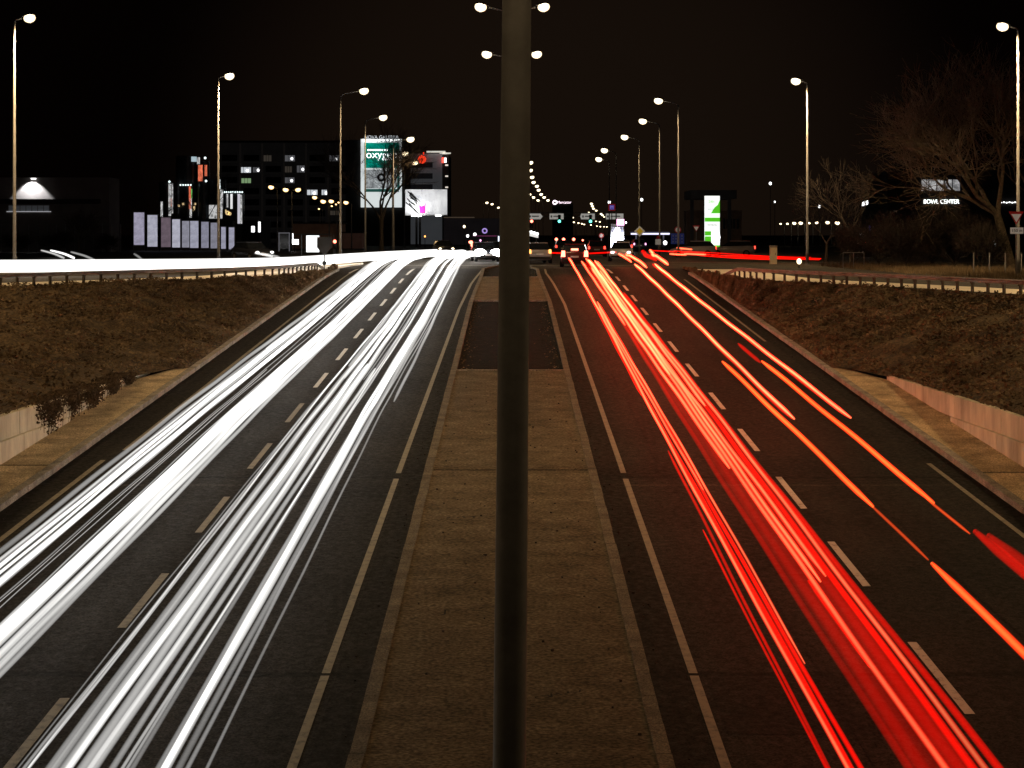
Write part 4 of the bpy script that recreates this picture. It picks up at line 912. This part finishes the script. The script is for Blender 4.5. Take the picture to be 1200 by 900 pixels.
# gable building carrying the green billboard
D = 300; t = empty('gable_building', (px(440, 295, D).x, D, 0), label='dark building whose end wall carries the big green billboard', cat='building'); X, Z = rel(t, D)
q = MB(); q.box(((X(405)+X(475))/2, 8, Z(164)/2), (X(475)-X(405), 16, Z(164))); q.build('wall', M['facade'], t)
t = empty('billboard', (px(447, 203, D).x, D, 0), label='tall lit green and white billboard on the dark end wall', cat='billboard'); X, Z = rel(t, D)
q = MB(); q.box((0, -.3, (Z(163)+Z(243))/2), (X(471)-X(423), .3, Z(163)-Z(243))); q.build('panel', glow('board_white', (.88, .95, .95), .75), t)  # panel and prints glow on their own so they read at night
q = MB(); q.box((X(447.5), -.47, (Z(167.5)+Z(197))/2), (X(468.5)-X(428), .03, Z(167.5)-Z(197))); q.build('teal_field', mat('teal_print', (.0, .22, .16), .5, .6, .5, col2=(.0, .05, .045), emit=1.0), t)
q = MB(); q.box((X(447.5), -.47, (Z(221.5)+Z(225))/2), (X(468.5)-X(428), .03, Z(221.5)-Z(225))); q.box((X(467), -.47, (Z(197)+Z(221.5))/2), (X(468.5)-X(465.5), .03, Z(197)-Z(221.5))); q.build('teal_edge', glow('teal_dark', (.02, .12, .1), .5), t)
q = MB(); q.box((X(446.5), -.47, (Z(199)+Z(221))/2), (X(465)-X(428), .03, Z(199)-Z(221))); q.build('picture', mat('grey_print', (.42, .45, .46), .5, .5, 1.5, col2=(.12, .13, .14), emit=.7), t)
q = MB(); q.ring(X(447), Z(208), .35, .75, -.50, 16); q.build('picture_swirl', M['dark'], t)
text('oxygen', 1.95, M['wlight'], 'lettering', t, (X(447.5), -.52, Z(181.5)))
q = MB()
for k in range(9): q.box((X(432)+k*.42, -.5, Z(176)+.0), (.28, .02, .28))
for k in range(4): q.box((X(451)+k*.42, -.5, Z(187)), (.28, .02, .25))
q.build('small_lettering', M['wlight'], t)
q = MB()
for k in range(10): q.ell((X(427)+k*.70, -.7, Z(164.5)), (.2, .18, .18), 8, 5)
q.build('floodlight', M['wlight'], t)
text('NOVA GALERIJA', .85, glow('roof_letters', (.8, .85, .9), .6), 'lettering', t, (X(447), -.2, Z(161)))
# office tower
D = 350; t = empty('office_tower', (px(500, 295, D).x, D, 0), label='grey office tower with dark window bands and a red logo', cat='building'); X, Z = rel(t, D)
q = MB(); q.box(((X(479)+X(518))/2, 8, Z(180)/2), (X(518)-X(479), 16, Z(180))); q.build('wall', mat('office_wall', (.3, .32, .35), .9, .06, .3, emit=.085), t)  # wall colour also glows weakly, standing in for light on it
q = MB(); q.box(((X(518)+X(525.5))/2, 8.5, Z(181)/2), (X(525.5)-X(518), 15.5, Z(181))); q.build('side_wing', M['facade'], t)
for y0, y1 in ((190, 196.5), (203, 209.5), (216, 222)):
    q = MB(); q.box(((X(480)+X(507))/2, -.03, (Z(y0)+Z(y1))/2), (X(507)-X(480), .08, Z(y0)-Z(y1))); q.build('window_band', mat('band_glass', (.03, .03, .035), .2, .1, emit=.1), t)  # dark glass with a weak glow added for visibility
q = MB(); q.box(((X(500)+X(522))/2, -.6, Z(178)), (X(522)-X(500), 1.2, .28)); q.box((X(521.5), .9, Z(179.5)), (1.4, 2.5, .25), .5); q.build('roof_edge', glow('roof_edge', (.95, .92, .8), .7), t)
for y in (193.6, 206.5, 219.5): q = MB(); q.box((X(523.5), -.1, Z(y)), (.6, .1, .3)); q.build('balcony_lamp', glow('small_lamp', (1, .9, .8), .8), t)
lg = empty('logo_sign', (px(494.5, 186.5, D-1).x, D-1, Z(186.5)), label='round red lit logo with a leaf on the office tower', cat='lit sign'); q = MB(); q.ring(0, -.1, .26, .85, 0, 22); q.box((.35, 0, 1.15), (.22, .05, .5), 0); q.build('logo', glow('logo_red', (1, .05, .015), 1.6), lg)
q = MB(); q.ring(0, -.1, .0, .26, .01, 12); q.build('logo_centre', glow('logo_dim', (.6, .03, .01), .6), lg)
lg = empty('flag_sign', (px(520.3, 188, D-1).x, D-1, Z(188)), label='small red and white lit sign at the tower corner', cat='lit sign'); q = MB(); q.box((-.22, 0, 0), (.4, .06, 1.1)); q.build('red_half', M['red'], lg); q = MB(); q.box((.28, 0, 0), (.45, .06, 1.0)); q.build('white_half', M['wlight'], lg)
# white billboard
D = 262; t = empty('billboard', (px(499.5, 237, D).x, D, 0), label='wide white floodlit billboard with a magenta figure', cat='billboard'); X, Z = rel(t, D)
q = MB(); q.box((0, 0, (Z(222)+Z(252))/2), (X(524)-X(475), .25, Z(222)-Z(252))); q.build('panel', mat('billboard_white', (.8, .82, .84), .5, .3, .35, col2=(.30, .31, .33), emit=.75), t)  # panel glows itself in place of floodlight falling on it
q = MB(); q.plate([(X(491.5), Z(247)), (X(492.5), Z(249.8)), (X(498.3), Z(249.8)), (X(498.5), Z(243)), (X(499.3), Z(237)), (X(497), Z(241.5)), (X(495.5), Z(240.5)), (X(494), Z(242)), (X(491), Z(240))], -.15, .02); q.build('magenta_figure', glow('magenta', (.6, .02, .28), .8), t)
q = MB(); rnd = random.Random(3)
for k in range(11):
    x0 = rnd.uniform(476, 482); y0 = rnd.uniform(224, 240); q.tube([(X(x0), -.14, Z(y0)), (X(x0+rnd.uniform(3, 8)), -.14, Z(y0+rnd.uniform(3, 7))), (X(x0+rnd.uniform(6, 12)), -.14, Z(min(250, y0+rnd.uniform(8, 16))))], [.10, .07, .03], 4)
q.build('branch_print', M['dark'], t)
q = MB(); q.box((0, -.5, Z(252.3)), (X(525)-X(474), .7, .16)); q.build('gantry_walk', M['white'], t)
for x in (486, 491, 514): q = MB(); q.box((X(x), -.95, Z(252.8)), (.9, .25, .25)); q.build('floodlight', M['wlight'], t)
for x in (488, 492): q = MB(); q.box((X(x), .3, Z(252.5)/2), (.35, .3, Z(252.5)-.1)); q.build('leg', M['facade'], t)
ld = bpy.data.lights.new('billboard_flood', 'AREA'); ld.energy = 220; ld.size = .6; lo = bpy.data.objects.new('billboard_flood', ld); C.objects.link(lo); lo.parent = t; lo.location = (X(489), -1.4, Z(253)); lo.rotation_euler = (R(160), 0, 0)
# long low dark building between
D = 330; t = empty('low_building', (px(560, 290, D).x, D, 0), label='long low dark building beyond the junction left of the near pole', cat='building'); X, Z = rel(t, D)
q = MB(); q.box(((X(520)+X(600))/2, 6, Z(256)/2), (X(600)-X(520), 12, Z(256))); q.build('wall', mat('low_wall', (.12, .10, .11), .9, .15, .3, emit=.03), t); q = MB(); q.box(((X(520)+X(556))/2, -.1, Z(254.8)), (X(556)-X(520), .3, .2)); q.build('roof_edge', glow('edge_dim', (.3, .22, .15), .15), t)  # wall and roof edge glow weakly so they read at night
D = 230; t = empty('lit_box', (px(586, 282, D).x, D, 0), label='upright blue-white lit box beside the near pole', cat='lit sign'); X, Z = rel(t, D); q = MB(); q.box((0, 0, Z(282)), (.55, .2, 1.25)); q.build('panel', glow('boxw', (.75, .85, 1), 2), t); q = MB(); q.box((.0, .25, Z(282)-.05), (.75, .2, 1.5)); q.box((0, .25, Z(290)/2), (.12, .12, abs(Z(290))+.5)); q.build('casing', M['dark'], t)
D = 225; t = empty('lit_sign', (px(568, 270.5, D).x, D, 0), label='small violet ring sign above the glaring headlights', cat='lit sign'); X, Z = rel(t, D); q = MB(); q.ring(0, Z(270.5), .2, .38, 0, 14); q.build('ring', glow('violet', (.5, .35, .9), .8), t); q = MB(); q.box((0, .06, Z(273)/2), (.08, .06, Z(273))); q.build('post', M['dark'], t)
q = MB(); q.box((0, .02, Z(276.5)), (3.3, .03, .08)); q.build('lit_strip', glow('violet_strip', (.4, .08, .25), .35), t)
# round-towered shopping gallery with light strips
D = 262; t = empty('shopping_gallery', (px(235, 290, D).x, D, 0), label='dark gallery of round drums with glittering light strips behind the poster boards', cat='building'); X, Z = rel(t, D)
q = MB(); q.box(((X(176)+X(300))/2, 10, Z(258)/2), (X(300)-X(176), 12, Z(258))); q.build('wall', M['facade'], t)
def drum(x0, x1, y0, y1, strips, lab):
    cx_ = (X(x0)+X(x1))/2; r_ = (X(x1)-X(x0))/2; q = MB(); q.tube([(cx_, r_+1, 0), (cx_, r_+1, Z(y0))], r_, 26); dr = q.build('drum', mat('drum_metal', (.05, .055, .06), .25, .3, 2, metal=.4), t, label=lab)
    for (a0, a1, ya, yb, m) in strips:
        q = MB(); k = 3
        for i in range(k):
            a = a0+(a1-a0)*i/k; bb_ = a0+(a1-a0)*(i+1)/k; rr_ = r_+.05
            f = lambda an, zz: (cx_+rr_*math.sin(R(an)), r_+1-rr_*math.cos(R(an)), zz)
            q.quad(f(a, Z(yb)), f(bb_, Z(yb)), f(bb_, Z(ya)), f(a, Z(ya)))
        q.build('light_strip', m, dr)
    return dr, cx_, r_
def glit(n, c, s): return mat(n, c, .5, 1.2, 2.6, col2=(0, 0, 0), emit=s, stretch=(1, 1, .5))
gw_ = glit('glitter_white', (.7, .8, .9), .8); gr_ = glit('glitter_red', (.8, .10, .05), 1.2); gn_ = glit('glitter_green', (.1, .6, .1), 1.0); rim = glow('rim_dots', (.85, 1, 1), 1.6)
drum(183, 202, 213, 258, [(20, 38, 215, 253, gw_), (-40, -20, 236, 254, gw_), (42, 55, 215, 250, gw_), (20, 50, 232, 242, gr_)], 'left glittering drum')
drum(202, 229, 182, 258, [(30, 62, 183, 189, glow('white_curve', (.7, .9, 1), .5))], 'tall drum with a white curved rim')
dr, cx_, r_ = drum(209, 225, 217, 260, [(20, 38, 218, 245, gr_), (40, 60, 221, 232, gn_), (25, 45, 232, 255, gw_)], 'small drum with red and green glitter')
drum(228, 243, 188, 258, [(-40, 5, 193, 212, gr_), (20, 45, 193, 206, gr_), (-60, -20, 184, 192, gw_)], 'slim drum with a red glittering sign')
drum(240, 262, 210, 262, [(20, 30, 210, 221, glow('slit', (.9, 1, 1), 1.6)), (30, 48, 222, 256, gw_), (-45, 10, 240, 256, gw_)], 'glassy drum left of the pale striped one')
drum(258, 283, 226, 262, [(-30, -20, 227, 243, gw_), (-8, 4, 227, 245, glow('strip_w', (.85, .85, .85), .9)), (30, 45, 227, 262, glow('strip_w2', (.75, .72, .8), .7)), (46, 60, 228, 262, gw_)], 'broad drum with pale vertical stripes')
q = MB()
for k in range(9): q.ell((X(262+k*2.6), .35+abs(k-4)*.12, Z(225)), (.14, .14, .14), 6, 5)
for k in range(5): q.ell((X(211+k*3), .35, Z(216.7)), (.14, .14, .14), 6, 5)
for x, y in ((240, 185), (241, 212), (198, 213)): q.ell((X(x), .3, Z(y)), (.2, .14, .2), 6, 5)
q.build('rim_light', rim, t)
q = MB(); q.box((X(268.5), .25, Z(251.5)), (X(276.5)-X(260.5), .15, Z(244.5)-Z(258))); sp = q.build('sign_panel', M['facade2'], t); q = MB(); q.ring(X(266.5), Z(249.5), .12, .35, .14, 10); q.ring(X(269), Z(250.5), .1, .28, .14, 10); q.box((X(264.5), .14, Z(247.5)), (.2, .02, .5)); q.build('sign_mark', glow('gold', (.9, .65, .3), .8), sp)
for k, (x, y) in enumerate(((209, 241), (214, 239), (227, 243), (228, 239), (226.5, 246))): 
    q = MB(); q.box((X(x), .4, Z(y)), (.3, .1, .35)); q.build('window_light', glow('warmwin', (1, .7, .35), .7), t)
# poster boards
D = 208; bx = [(157, 169, 249, 287), (173, 184.5, 252, 289), (189, 200, 255, 289.5), (202, 211, 257, 290), (213.5, 222, 259, 290), (223, 232.5, 259, 290.5), (236, 244.5, 260, 290.5), (247, 254.5, 261, 291), (259.3, 264.5, 266, 291.5), (268.3, 274.5, 266.5, 292)]
cols = [(.50, .47, .62), (.60, .60, .72), (.36, .27, .33), (.66, .66, .78), (.38, .38, .46), (.52, .53, .66), (.36, .36, .46), (.34, .34, .42), (.5, .5, .64), (.5, .5, .64)]
for i, (x0, x1, y0, y1) in enumerate(bx):
    t = empty('poster_board', (px((x0+x1)/2, 0, D).x, D, 0), label='lit lavender poster board, %s from the left in the row' % (nth(i) if i < 9 else 'last') + (', duller and browner' if i == 2 else ''), cat='poster board', group='row of lit poster boards behind the left ramp'); X, Z = rel(t, D)
    w_ = X(x1)-X(x0); q = MB(); q.box((0, 0, (Z(y0)+Z(y1))/2), (w_, .12, Z(y0)-Z(y1))); pn = q.build('panel', mat('poster_%s' % 'print', cols[i], .5, .25, .9, emit=.62 if i not in (2,) else .35, stretch=(1, 1, 1.4)), t)  # print glows weakly so the board reads at night
    q = MB(); 
    for xx_ in (-w_/2-.06, w_/2+.06): q.box((xx_, 0, (Z(y0)+.1)/2), (.09, .16, Z(y0)+.1))
    q.box((0, 0, Z(y0)+.05), (w_+.2, .16, .08)); q.box((0, 0, Z(y1)-.06), (w_+.2, .16, .08)); q.build('frame', M['grey'], t)
    q = MB(); q.box((0, .02, (Z(y1)-.1)/2), (w_, .06, max(.1, Z(y1)-.12))); q.build('skirt', M['rail'], t)
# bus shelter and lit panels
D = 160; t = empty('bus_shelter', (px(366, 292, D).x, D, 0), label='bus shelter with a glaring white poster panel', cat='bus shelter'); X, Z = rel(t, D)
q = MB(); q.box((X(366.5), 0, (Z(276)+Z(295.5))/2), (X(374)-X(359), .15, Z(276)-Z(295.5))); q.build('poster_panel', glow('shelter_white', (.95, 1, 1), 1.6), t)
q = MB(); q.box((X(366), .5, Z(274.5)), (X(392)-X(350), 1.6, .12)); q.build('roof', M['facade2'], t)
for x in (352, 390): q = MB(); q.box((X(x), .9, Z(275)/2), (.08, .08, Z(275))); q.build('post', M['galv'], t)
p_ = MB()
D = 200; t = empty('lit_poster', (px(345, 283, D).x, D, 0), label='overexposed lit poster between the grey frame and the bus shelter', cat='lit sign'); X, Z = rel(t, D)
q = MB(); q.box((X(342.5), 0, (Z(273.5)+Z(286))/2), (.22, .1, Z(273.5)-Z(286))); q.box((X(346), 0, (Z(280.5)+Z(286.5))/2), (.8, .1, Z(280.5)-Z(286.5))); q.build('panel', M['wlight'], t); q = MB(); q.box((X(345), .1, Z(286)/2), (.12, .1, Z(286))); q.build('post', M['dark'], t)
t = empty('glass_frame', (px(333, 283, D).x, D, 0), label='grey-framed dark glass panel left of the lit poster', cat='panel'); X, Z = rel(t, D)
q = MB(); q.box((0, .05, (Z(274)+Z(292))/2), (1.2, .06, Z(274)-Z(292))); q.build('glass', M['glass'], t); q = MB()
for x_ in (-.62, .62): q.box((x_, 0, Z(273)/2), (.08, .12, Z(273)))
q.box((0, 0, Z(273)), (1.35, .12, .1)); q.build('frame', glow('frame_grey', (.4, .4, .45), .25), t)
for (x, y0, y1, w_) in ((296.5, 265, 272, .45), (304, 260, 272, .3)):
    t = empty('lit_sign', (px(x, 0, 230).x, 230, 0), label='small white lit sign %s' % ('left of two between gallery and lamps' if x < 300 else 'taller right one of two between gallery and lamps'), cat='lit sign', group='two white lit signs right of the gallery'); X, Z = rel(t, 230)
    q = MB(); q.box((0, 0, (Z(y0)+Z(y1))/2), (w_, .1, Z(y0)-Z(y1))); q.build('panel', M['wlight'], t); q = MB(); q.box((0, .08, Z(y1)/2+.2), (.1, .06, Z(y1)+.3)); q.build('post', M['dark'], t)
D = 240; t = empty('kiosk', (px(372, 280, D).x, D, 0), label='long low brown kiosk row behind the bus shelter', cat='building'); X, Z = rel(t, D)
q = MB(); q.box(((X(343)+X(400))/2, 3, Z(262)/2), (X(400)-X(343), 6, Z(262))); q.build('wall', mat('kiosk_wall', (.20, .10, .06), .9, .2, .5, emit=.025), t); q = MB(); q.box(((X(343)+X(400))/2, 2.9, Z(261.5)), (X(400)-X(343)+.5, 6.8, .2)); q.build('roof', M['facade'], t)  # kiosk wall has a faint added glow to read at night
t = empty('kiosk', (px(415, 280, D).x, D, 0), label='small brown kiosk right of the red signal', cat='building'); X, Z = rel(t, D)
q = MB(); q.box(((X(402)+X(424))/2, 3, Z(273)/2), (X(424)-X(402), 6, Z(273))); q.build('wall', mat('kiosk_wall2', (.22, .11, .08), .9, .2, .5, emit=.04), t); q = MB(); q.box(((X(402)+X(424))/2, 2.9, Z(272.6)), (X(424)-X(402)+.5, 6.6, .15)); q.build('roof', M['facade'], t)  # this wall glows faintly as well, no lamp behind it

# ------------------------------------------------------------------ right side buildings
D = 215; t = empty('leisure_building', (px(1105, 290, D).x, D, 0), label='dark building with bright BOWL CENTER letters behind the big bare tree', cat='building'); X, Z = rel(t, D)
q = MB(); q.box(((X(1040)+X(1330))/2, 8, Z(200)/2), (X(1330)-X(1040), 16, Z(200))); q.build('wall', M['facade'], t)
q = MB(); q.box((X(1102), -.05, (Z(210)+Z(224))/2), (X(1125)-X(1079), .1, Z(210)-Z(224))); wo = q.build('window', mat('curtain_light', (.55, .58, .75), .6, 1.0, .9, col2=(.0, .0, .01), emit=.55), t)
q = MB()
for k in range(6): q.box((X(1079)+(X(1125)-X(1079))*k/5, -.13, (Z(210)+Z(224))/2), (.1, .06, Z(210)-Z(224)))
for y in (210, 224): q.box((X(1102), -.13, Z(y)), (X(1125)-X(1079)+.1, .064, .1))
q.build('frame', M['dark'], wo)
text('BOWL CENTER', .78, glow('sign_letters', (.95, 1, .97), 2.4), 'lettering', t, (X(1103), -.1, Z(236.5)), depth=.05, sx=.86)
q = MB()
for k in range(6): q.box((X(1173)+k*.36, -.1, Z(237.5)+.05*(k % 2)), (.2, .08, .13))
q.build('sign_lights', M['wlight'], t)
q = MB(); q.box((X(1104), -.1, Z(227)), (.14, .1, .14)); q.build('lamp', M['orange'], t)
t = empty('lit_sign', (px(1014, 0, 150).x, 150, 0), label='small tilted white lit box sign on a pole among the trees', cat='lit sign'); X, Z = rel(t, 150); q = MB(); q.plate([(-.27, Z(241.5)), (.24, Z(239.5)), (.27, Z(235)), (-.22, Z(237))], 0, .15); q.build('panel', M['wlight'], t); q = MB(); q.tube([(0, .1, 0), (0, .1, Z(241))], .05, 6); q.build('post', M['dark'], t)
D = 150; t = empty('vending_kiosk', (px(1010, 285, D).x, D, 0), label='small kiosk with blue, white and red lights behind the bare trees', cat='kiosk'); X, Z = rel(t, D)
q = MB(); q.box((X(1012), .5, Z(268)/2), (1.5, 1, Z(268))); q.build('cabinet', M['facade'], t); q = MB(); q.box((X(1007), -.03, Z(277)), (.16, .06, .8)); q.box((X(1010), -.03, Z(275)), (.2, .06, .25)); q.build('white_panel', glow('kw', (.8, .85, .9), .9), t)
q = MB(); q.ell((X(1006), -.06, Z(286)), (.13, .06, .18), 8, 5); q.build('white_lamp', M['wlight'], t); q = MB(); q.ell((X(1012.2), -.06, Z(283.5)), (.12, .06, .14), 8, 5); q.build('red_lamp', M['red'], t); q = MB(); q.box((X(1009), -.02, Z(281)), (.6, .05, .5)); q.box((X(1019), -.02, Z(271)), (.12, .05, 1)); q.build('blue_panel', M['blue'], t)
t = empty('lit_sign', (px(1164, 0, 140).x, 140, 0), label='tiny cold white light low behind the big bare tree', cat='lit sign'); X, Z = rel(t, 140); q = MB(); q.plate([(-.22, Z(283)), (.2, Z(282.5)), (.22, Z(289)), (.03, Z(289)), (.03, Z(285.5))], 0, .1); q.build('panel', glow('coldw', (.75, .9, 1), 1.3), t); q = MB(); q.tube([(.1, .08, 0), (.1, .08, Z(286))], .04, 6); q.build('post', M['dark'], t)
# cabinet on the ramp, posts, frame
D = 108; p = px(917.5, 308, D); t = empty('electric_cabinet', (p.x, 112, 0), label='tall beige electric cabinet beside the right ramp', cat='cabinet')
q = MB(); q.box((0, 0, .62), (.46, .35, 1.2)); q.build('body', mat('beige', (.45, .38, .26), .7, .1, emit=0), t); q = MB(); q.box((0, 0, 1.24), (.52, .4, .05)); q.build('lid', M['galv'], t); q = MB(); q.box((.12, -.185, .7), (.03, .02, .12)); q.build('handle', M['dark'], t)
for i, x in enumerate((1141, 1159.5, 1178, 1197)):
    p = px(x, 296, 84); t = empty('fence_post', (p.x, 84, 0), label=['first slim fence post from the left near the yield sign', 'fence post with a bent branch beside it', 'third slim fence post just left of the yield sign', 'fence post at the very right edge'][i], cat='fence post', group='slim fence posts behind the right ramp')
    q = MB(); q.tube([(0, 0, 0), (0, 0, p.z)], .035, 8); q.build('shaft', M['galv'], t); q = MB(); q.tube([(0, 0, p.z), (0, 0, p.z+.03)], .045, 8); q.build('cap', M['dark'], t)
p0, p1 = px(988, 296, 98), px(1012.5, 296, 98); t = empty('goal_frame', ((p0.x+p1.x)/2, 98, 0), label='thin grey rectangular frame at the edge of the thicket', cat='frame'); hw = (p1.x-p0.x)/2
q = MB()
for s in (-hw, 0, hw): q.tube([(s, 0, 0), (s, 0, p0.z)], .022, 6)
q.build('upright', M['galv'], t); q = MB(); q.tube([(-hw, 0, p0.z), (hw, 0, p0.z)], .025, 6); q.ell((hw-.05, 0, p0.z), (.07, .07, .07), 6, 5); q.build('crossbar', M['galv'], t)

# ------------------------------------------------------------------ bare trees and thickets
def tree(base, H, spread, seed, label, mt, lean=(0, 0), depth=6, trunk_r=.22, first=.22, nb=3, group='bare winter trees', name='bare_tree', up=.35):
    rnd = random.Random(seed); t = empty(name, base, label=label, cat='tree', group=group)
    tr = MB(); cr = MB()
    def grow(p, d, L, r, lev, mb):
        n = 4; pts = [p]; q = p.copy(); dd = d.copy()
        for i in range(n):
            dd = (dd+Vector((rnd.gauss(0, .16), rnd.gauss(0, .16), rnd.gauss(0, .10)+.03*up))).normalized(); q = q+dd*(L/n); pts.append(q.copy())
        mb.tube(pts, [r*(1-.5*i/n) for i in range(n+1)], 6 if lev < 2 else 4 if lev < 4 else 3, cap=False)
        if lev >= depth: return
        k = nb if lev < 4 else 3
        for j in range(k+(1 if lev in (2, 3) else 0)):
            s = rnd.uniform(.35, 1.0) if j else 1.0; i0 = min(n, max(1, int(round(s*n)))); a = rnd.uniform(0, 6.283); sp = rnd.uniform(.45, .95)*spread if j else rnd.uniform(.1, .4)
            u = dd.orthogonal().normalized(); v = dd.cross(u); nd = (dd+(u*math.cos(a)+v*math.sin(a))*sp+Vector((0, 0, up*.25))).normalized()
            grow(pts[i0], nd, L*rnd.uniform(.62, .84), max(.010, r*.56*rnd.uniform(.75, 1.1)), lev+1, cr)
    d0 = Vector((lean[0], lean[1], 1)).normalized(); L0 = H*first; top = d0*L0
    tr.tube([(0, 0, -.1), tuple(d0*L0*.4), tuple(top)], [trunk_r*1.3, trunk_r, trunk_r*.8], 9, cap=False)
    for k in range(nb):
        a = 6.283*k/nb+rnd.uniform(-.5, .5); grow(top*rnd.uniform(.8, 1), (d0+Vector((math.cos(a), math.sin(a)*.8, 0))*spread*.75+Vector((lean[0], 0, 0))).normalized(), H*.27, trunk_r*.62, 1, cr)
    tr.build('trunk', mt, t, True); cr.build('crown', mt, t)
    return t
tree((px(1186, 0, 96).x, 96, 0), 13.0, .95, 12, 'large bare tree reaching left over the right ramp', M['bark'], (-.30, -.1), 6, .26, .27, 4, up=.45)
tree((px(1230, 0, 104).x, 104, 0), 13, .9, 5, 'second bare tree behind the lamp at the right edge', M['bark'], (-.1, 0), 6, .22, .25, 3)
tree((px(998, 0, 112).x, 112, 0), 7.2, .8, 8, 'slender bare tree between the ramp lamp and the thin frame', M['bark_dark'], (-.05, 0), 5, .12, .3, 3)
tree((px(968, 0, 120).x, 120, 0), 6.0, .8, 14, 'small dim bare tree just right of the ramp lamp', M['bark_dark'], (.05, 0), 5, .1, .25, 3)
tree((px(447, 0, 170).x, 170, 0), 13.0, .75, 31, 'bare black tree silhouetted before the green billboard', M['bark_dark'], (0, 0), 6, .22, .3, 4)
tree((px(238, 0, 222).x, 222, 0), 13, .6, 44, 'thin dark bare tree before the glittering drums', M['bark_dark'], (0, 0), 5, .14, .25, 3)
tree((px(178, 0, 226).x, 226, 0), 9, .7, 46, 'small dark bare tree left of the glittering drums', M['bark_dark'], (0, 0), 5, .14, .25, 3)
tree((px(92, 0, 150).x, 150, 0), 5, .8, 47, 'low bare bush-like tree before the dark hall', M['bark_dark'], (0, 0), 5, .1, .2, 4)
for i, (x, D, H, lb) in enumerate(((1030, 100, 4.4, 'bare thicket bush just right of the thin frame'), (1062, 97, 4.8, 'second thicket bush from the thin frame'), (1092, 99, 4.2, 'thicket bush below the BOWL CENTER letters'), (1118, 96, 4.6, 'thicket bush left of the first fence post'), (1150, 94, 3.6, 'low thicket bush behind the fence posts'), (1000, 104, 3.4, 'low thicket bush behind the thin frame'))):
    tree((px(x, 0, D).x, D, 0), H, 1.1, 60+i, lb, M['bark_dark'], (0, 0), 5, .05, .08, 5, 'dark thicket behind the right ramp', 'thicket_bush', up=.5)
for i, (x, D, H, lb) in enumerate(((20, 178, 3.2, 'bush at the left foot of the dark hall'), (70, 180, 3.6, 'bush below the ribbon window of the hall'), (125, 182, 3.0, 'bush at the right end of the dark hall'))):
    tree((px(x, 0, D).x, D, 0), H, 1.1, 80+i, lb, M['bark_dark'], (0, 0), 5, .05, .08, 5, 'bushes before the dark hall', 'bush', up=.5)
# dry grass strip under the thicket
b = MB(); rnd = random.Random(6)
for i in range(9000):
    D = rnd.uniform(66, 106); x = interp(XE, D)+rnd.uniform(0, 7); h = rnd.uniform(.1, .45); a = rnd.uniform(-.12, .12); c = Vector((x, D, 0)); b.tri(c+Vector((-.012, 0, 0)), c+Vector((.012, 0, 0)), c+Vector((a, rnd.uniform(-.1, .1), h)))
tag(b.build('grass', M['leaf'], kind='stuff'), 'dry grass along the far edge of the right ramp', 'grass')
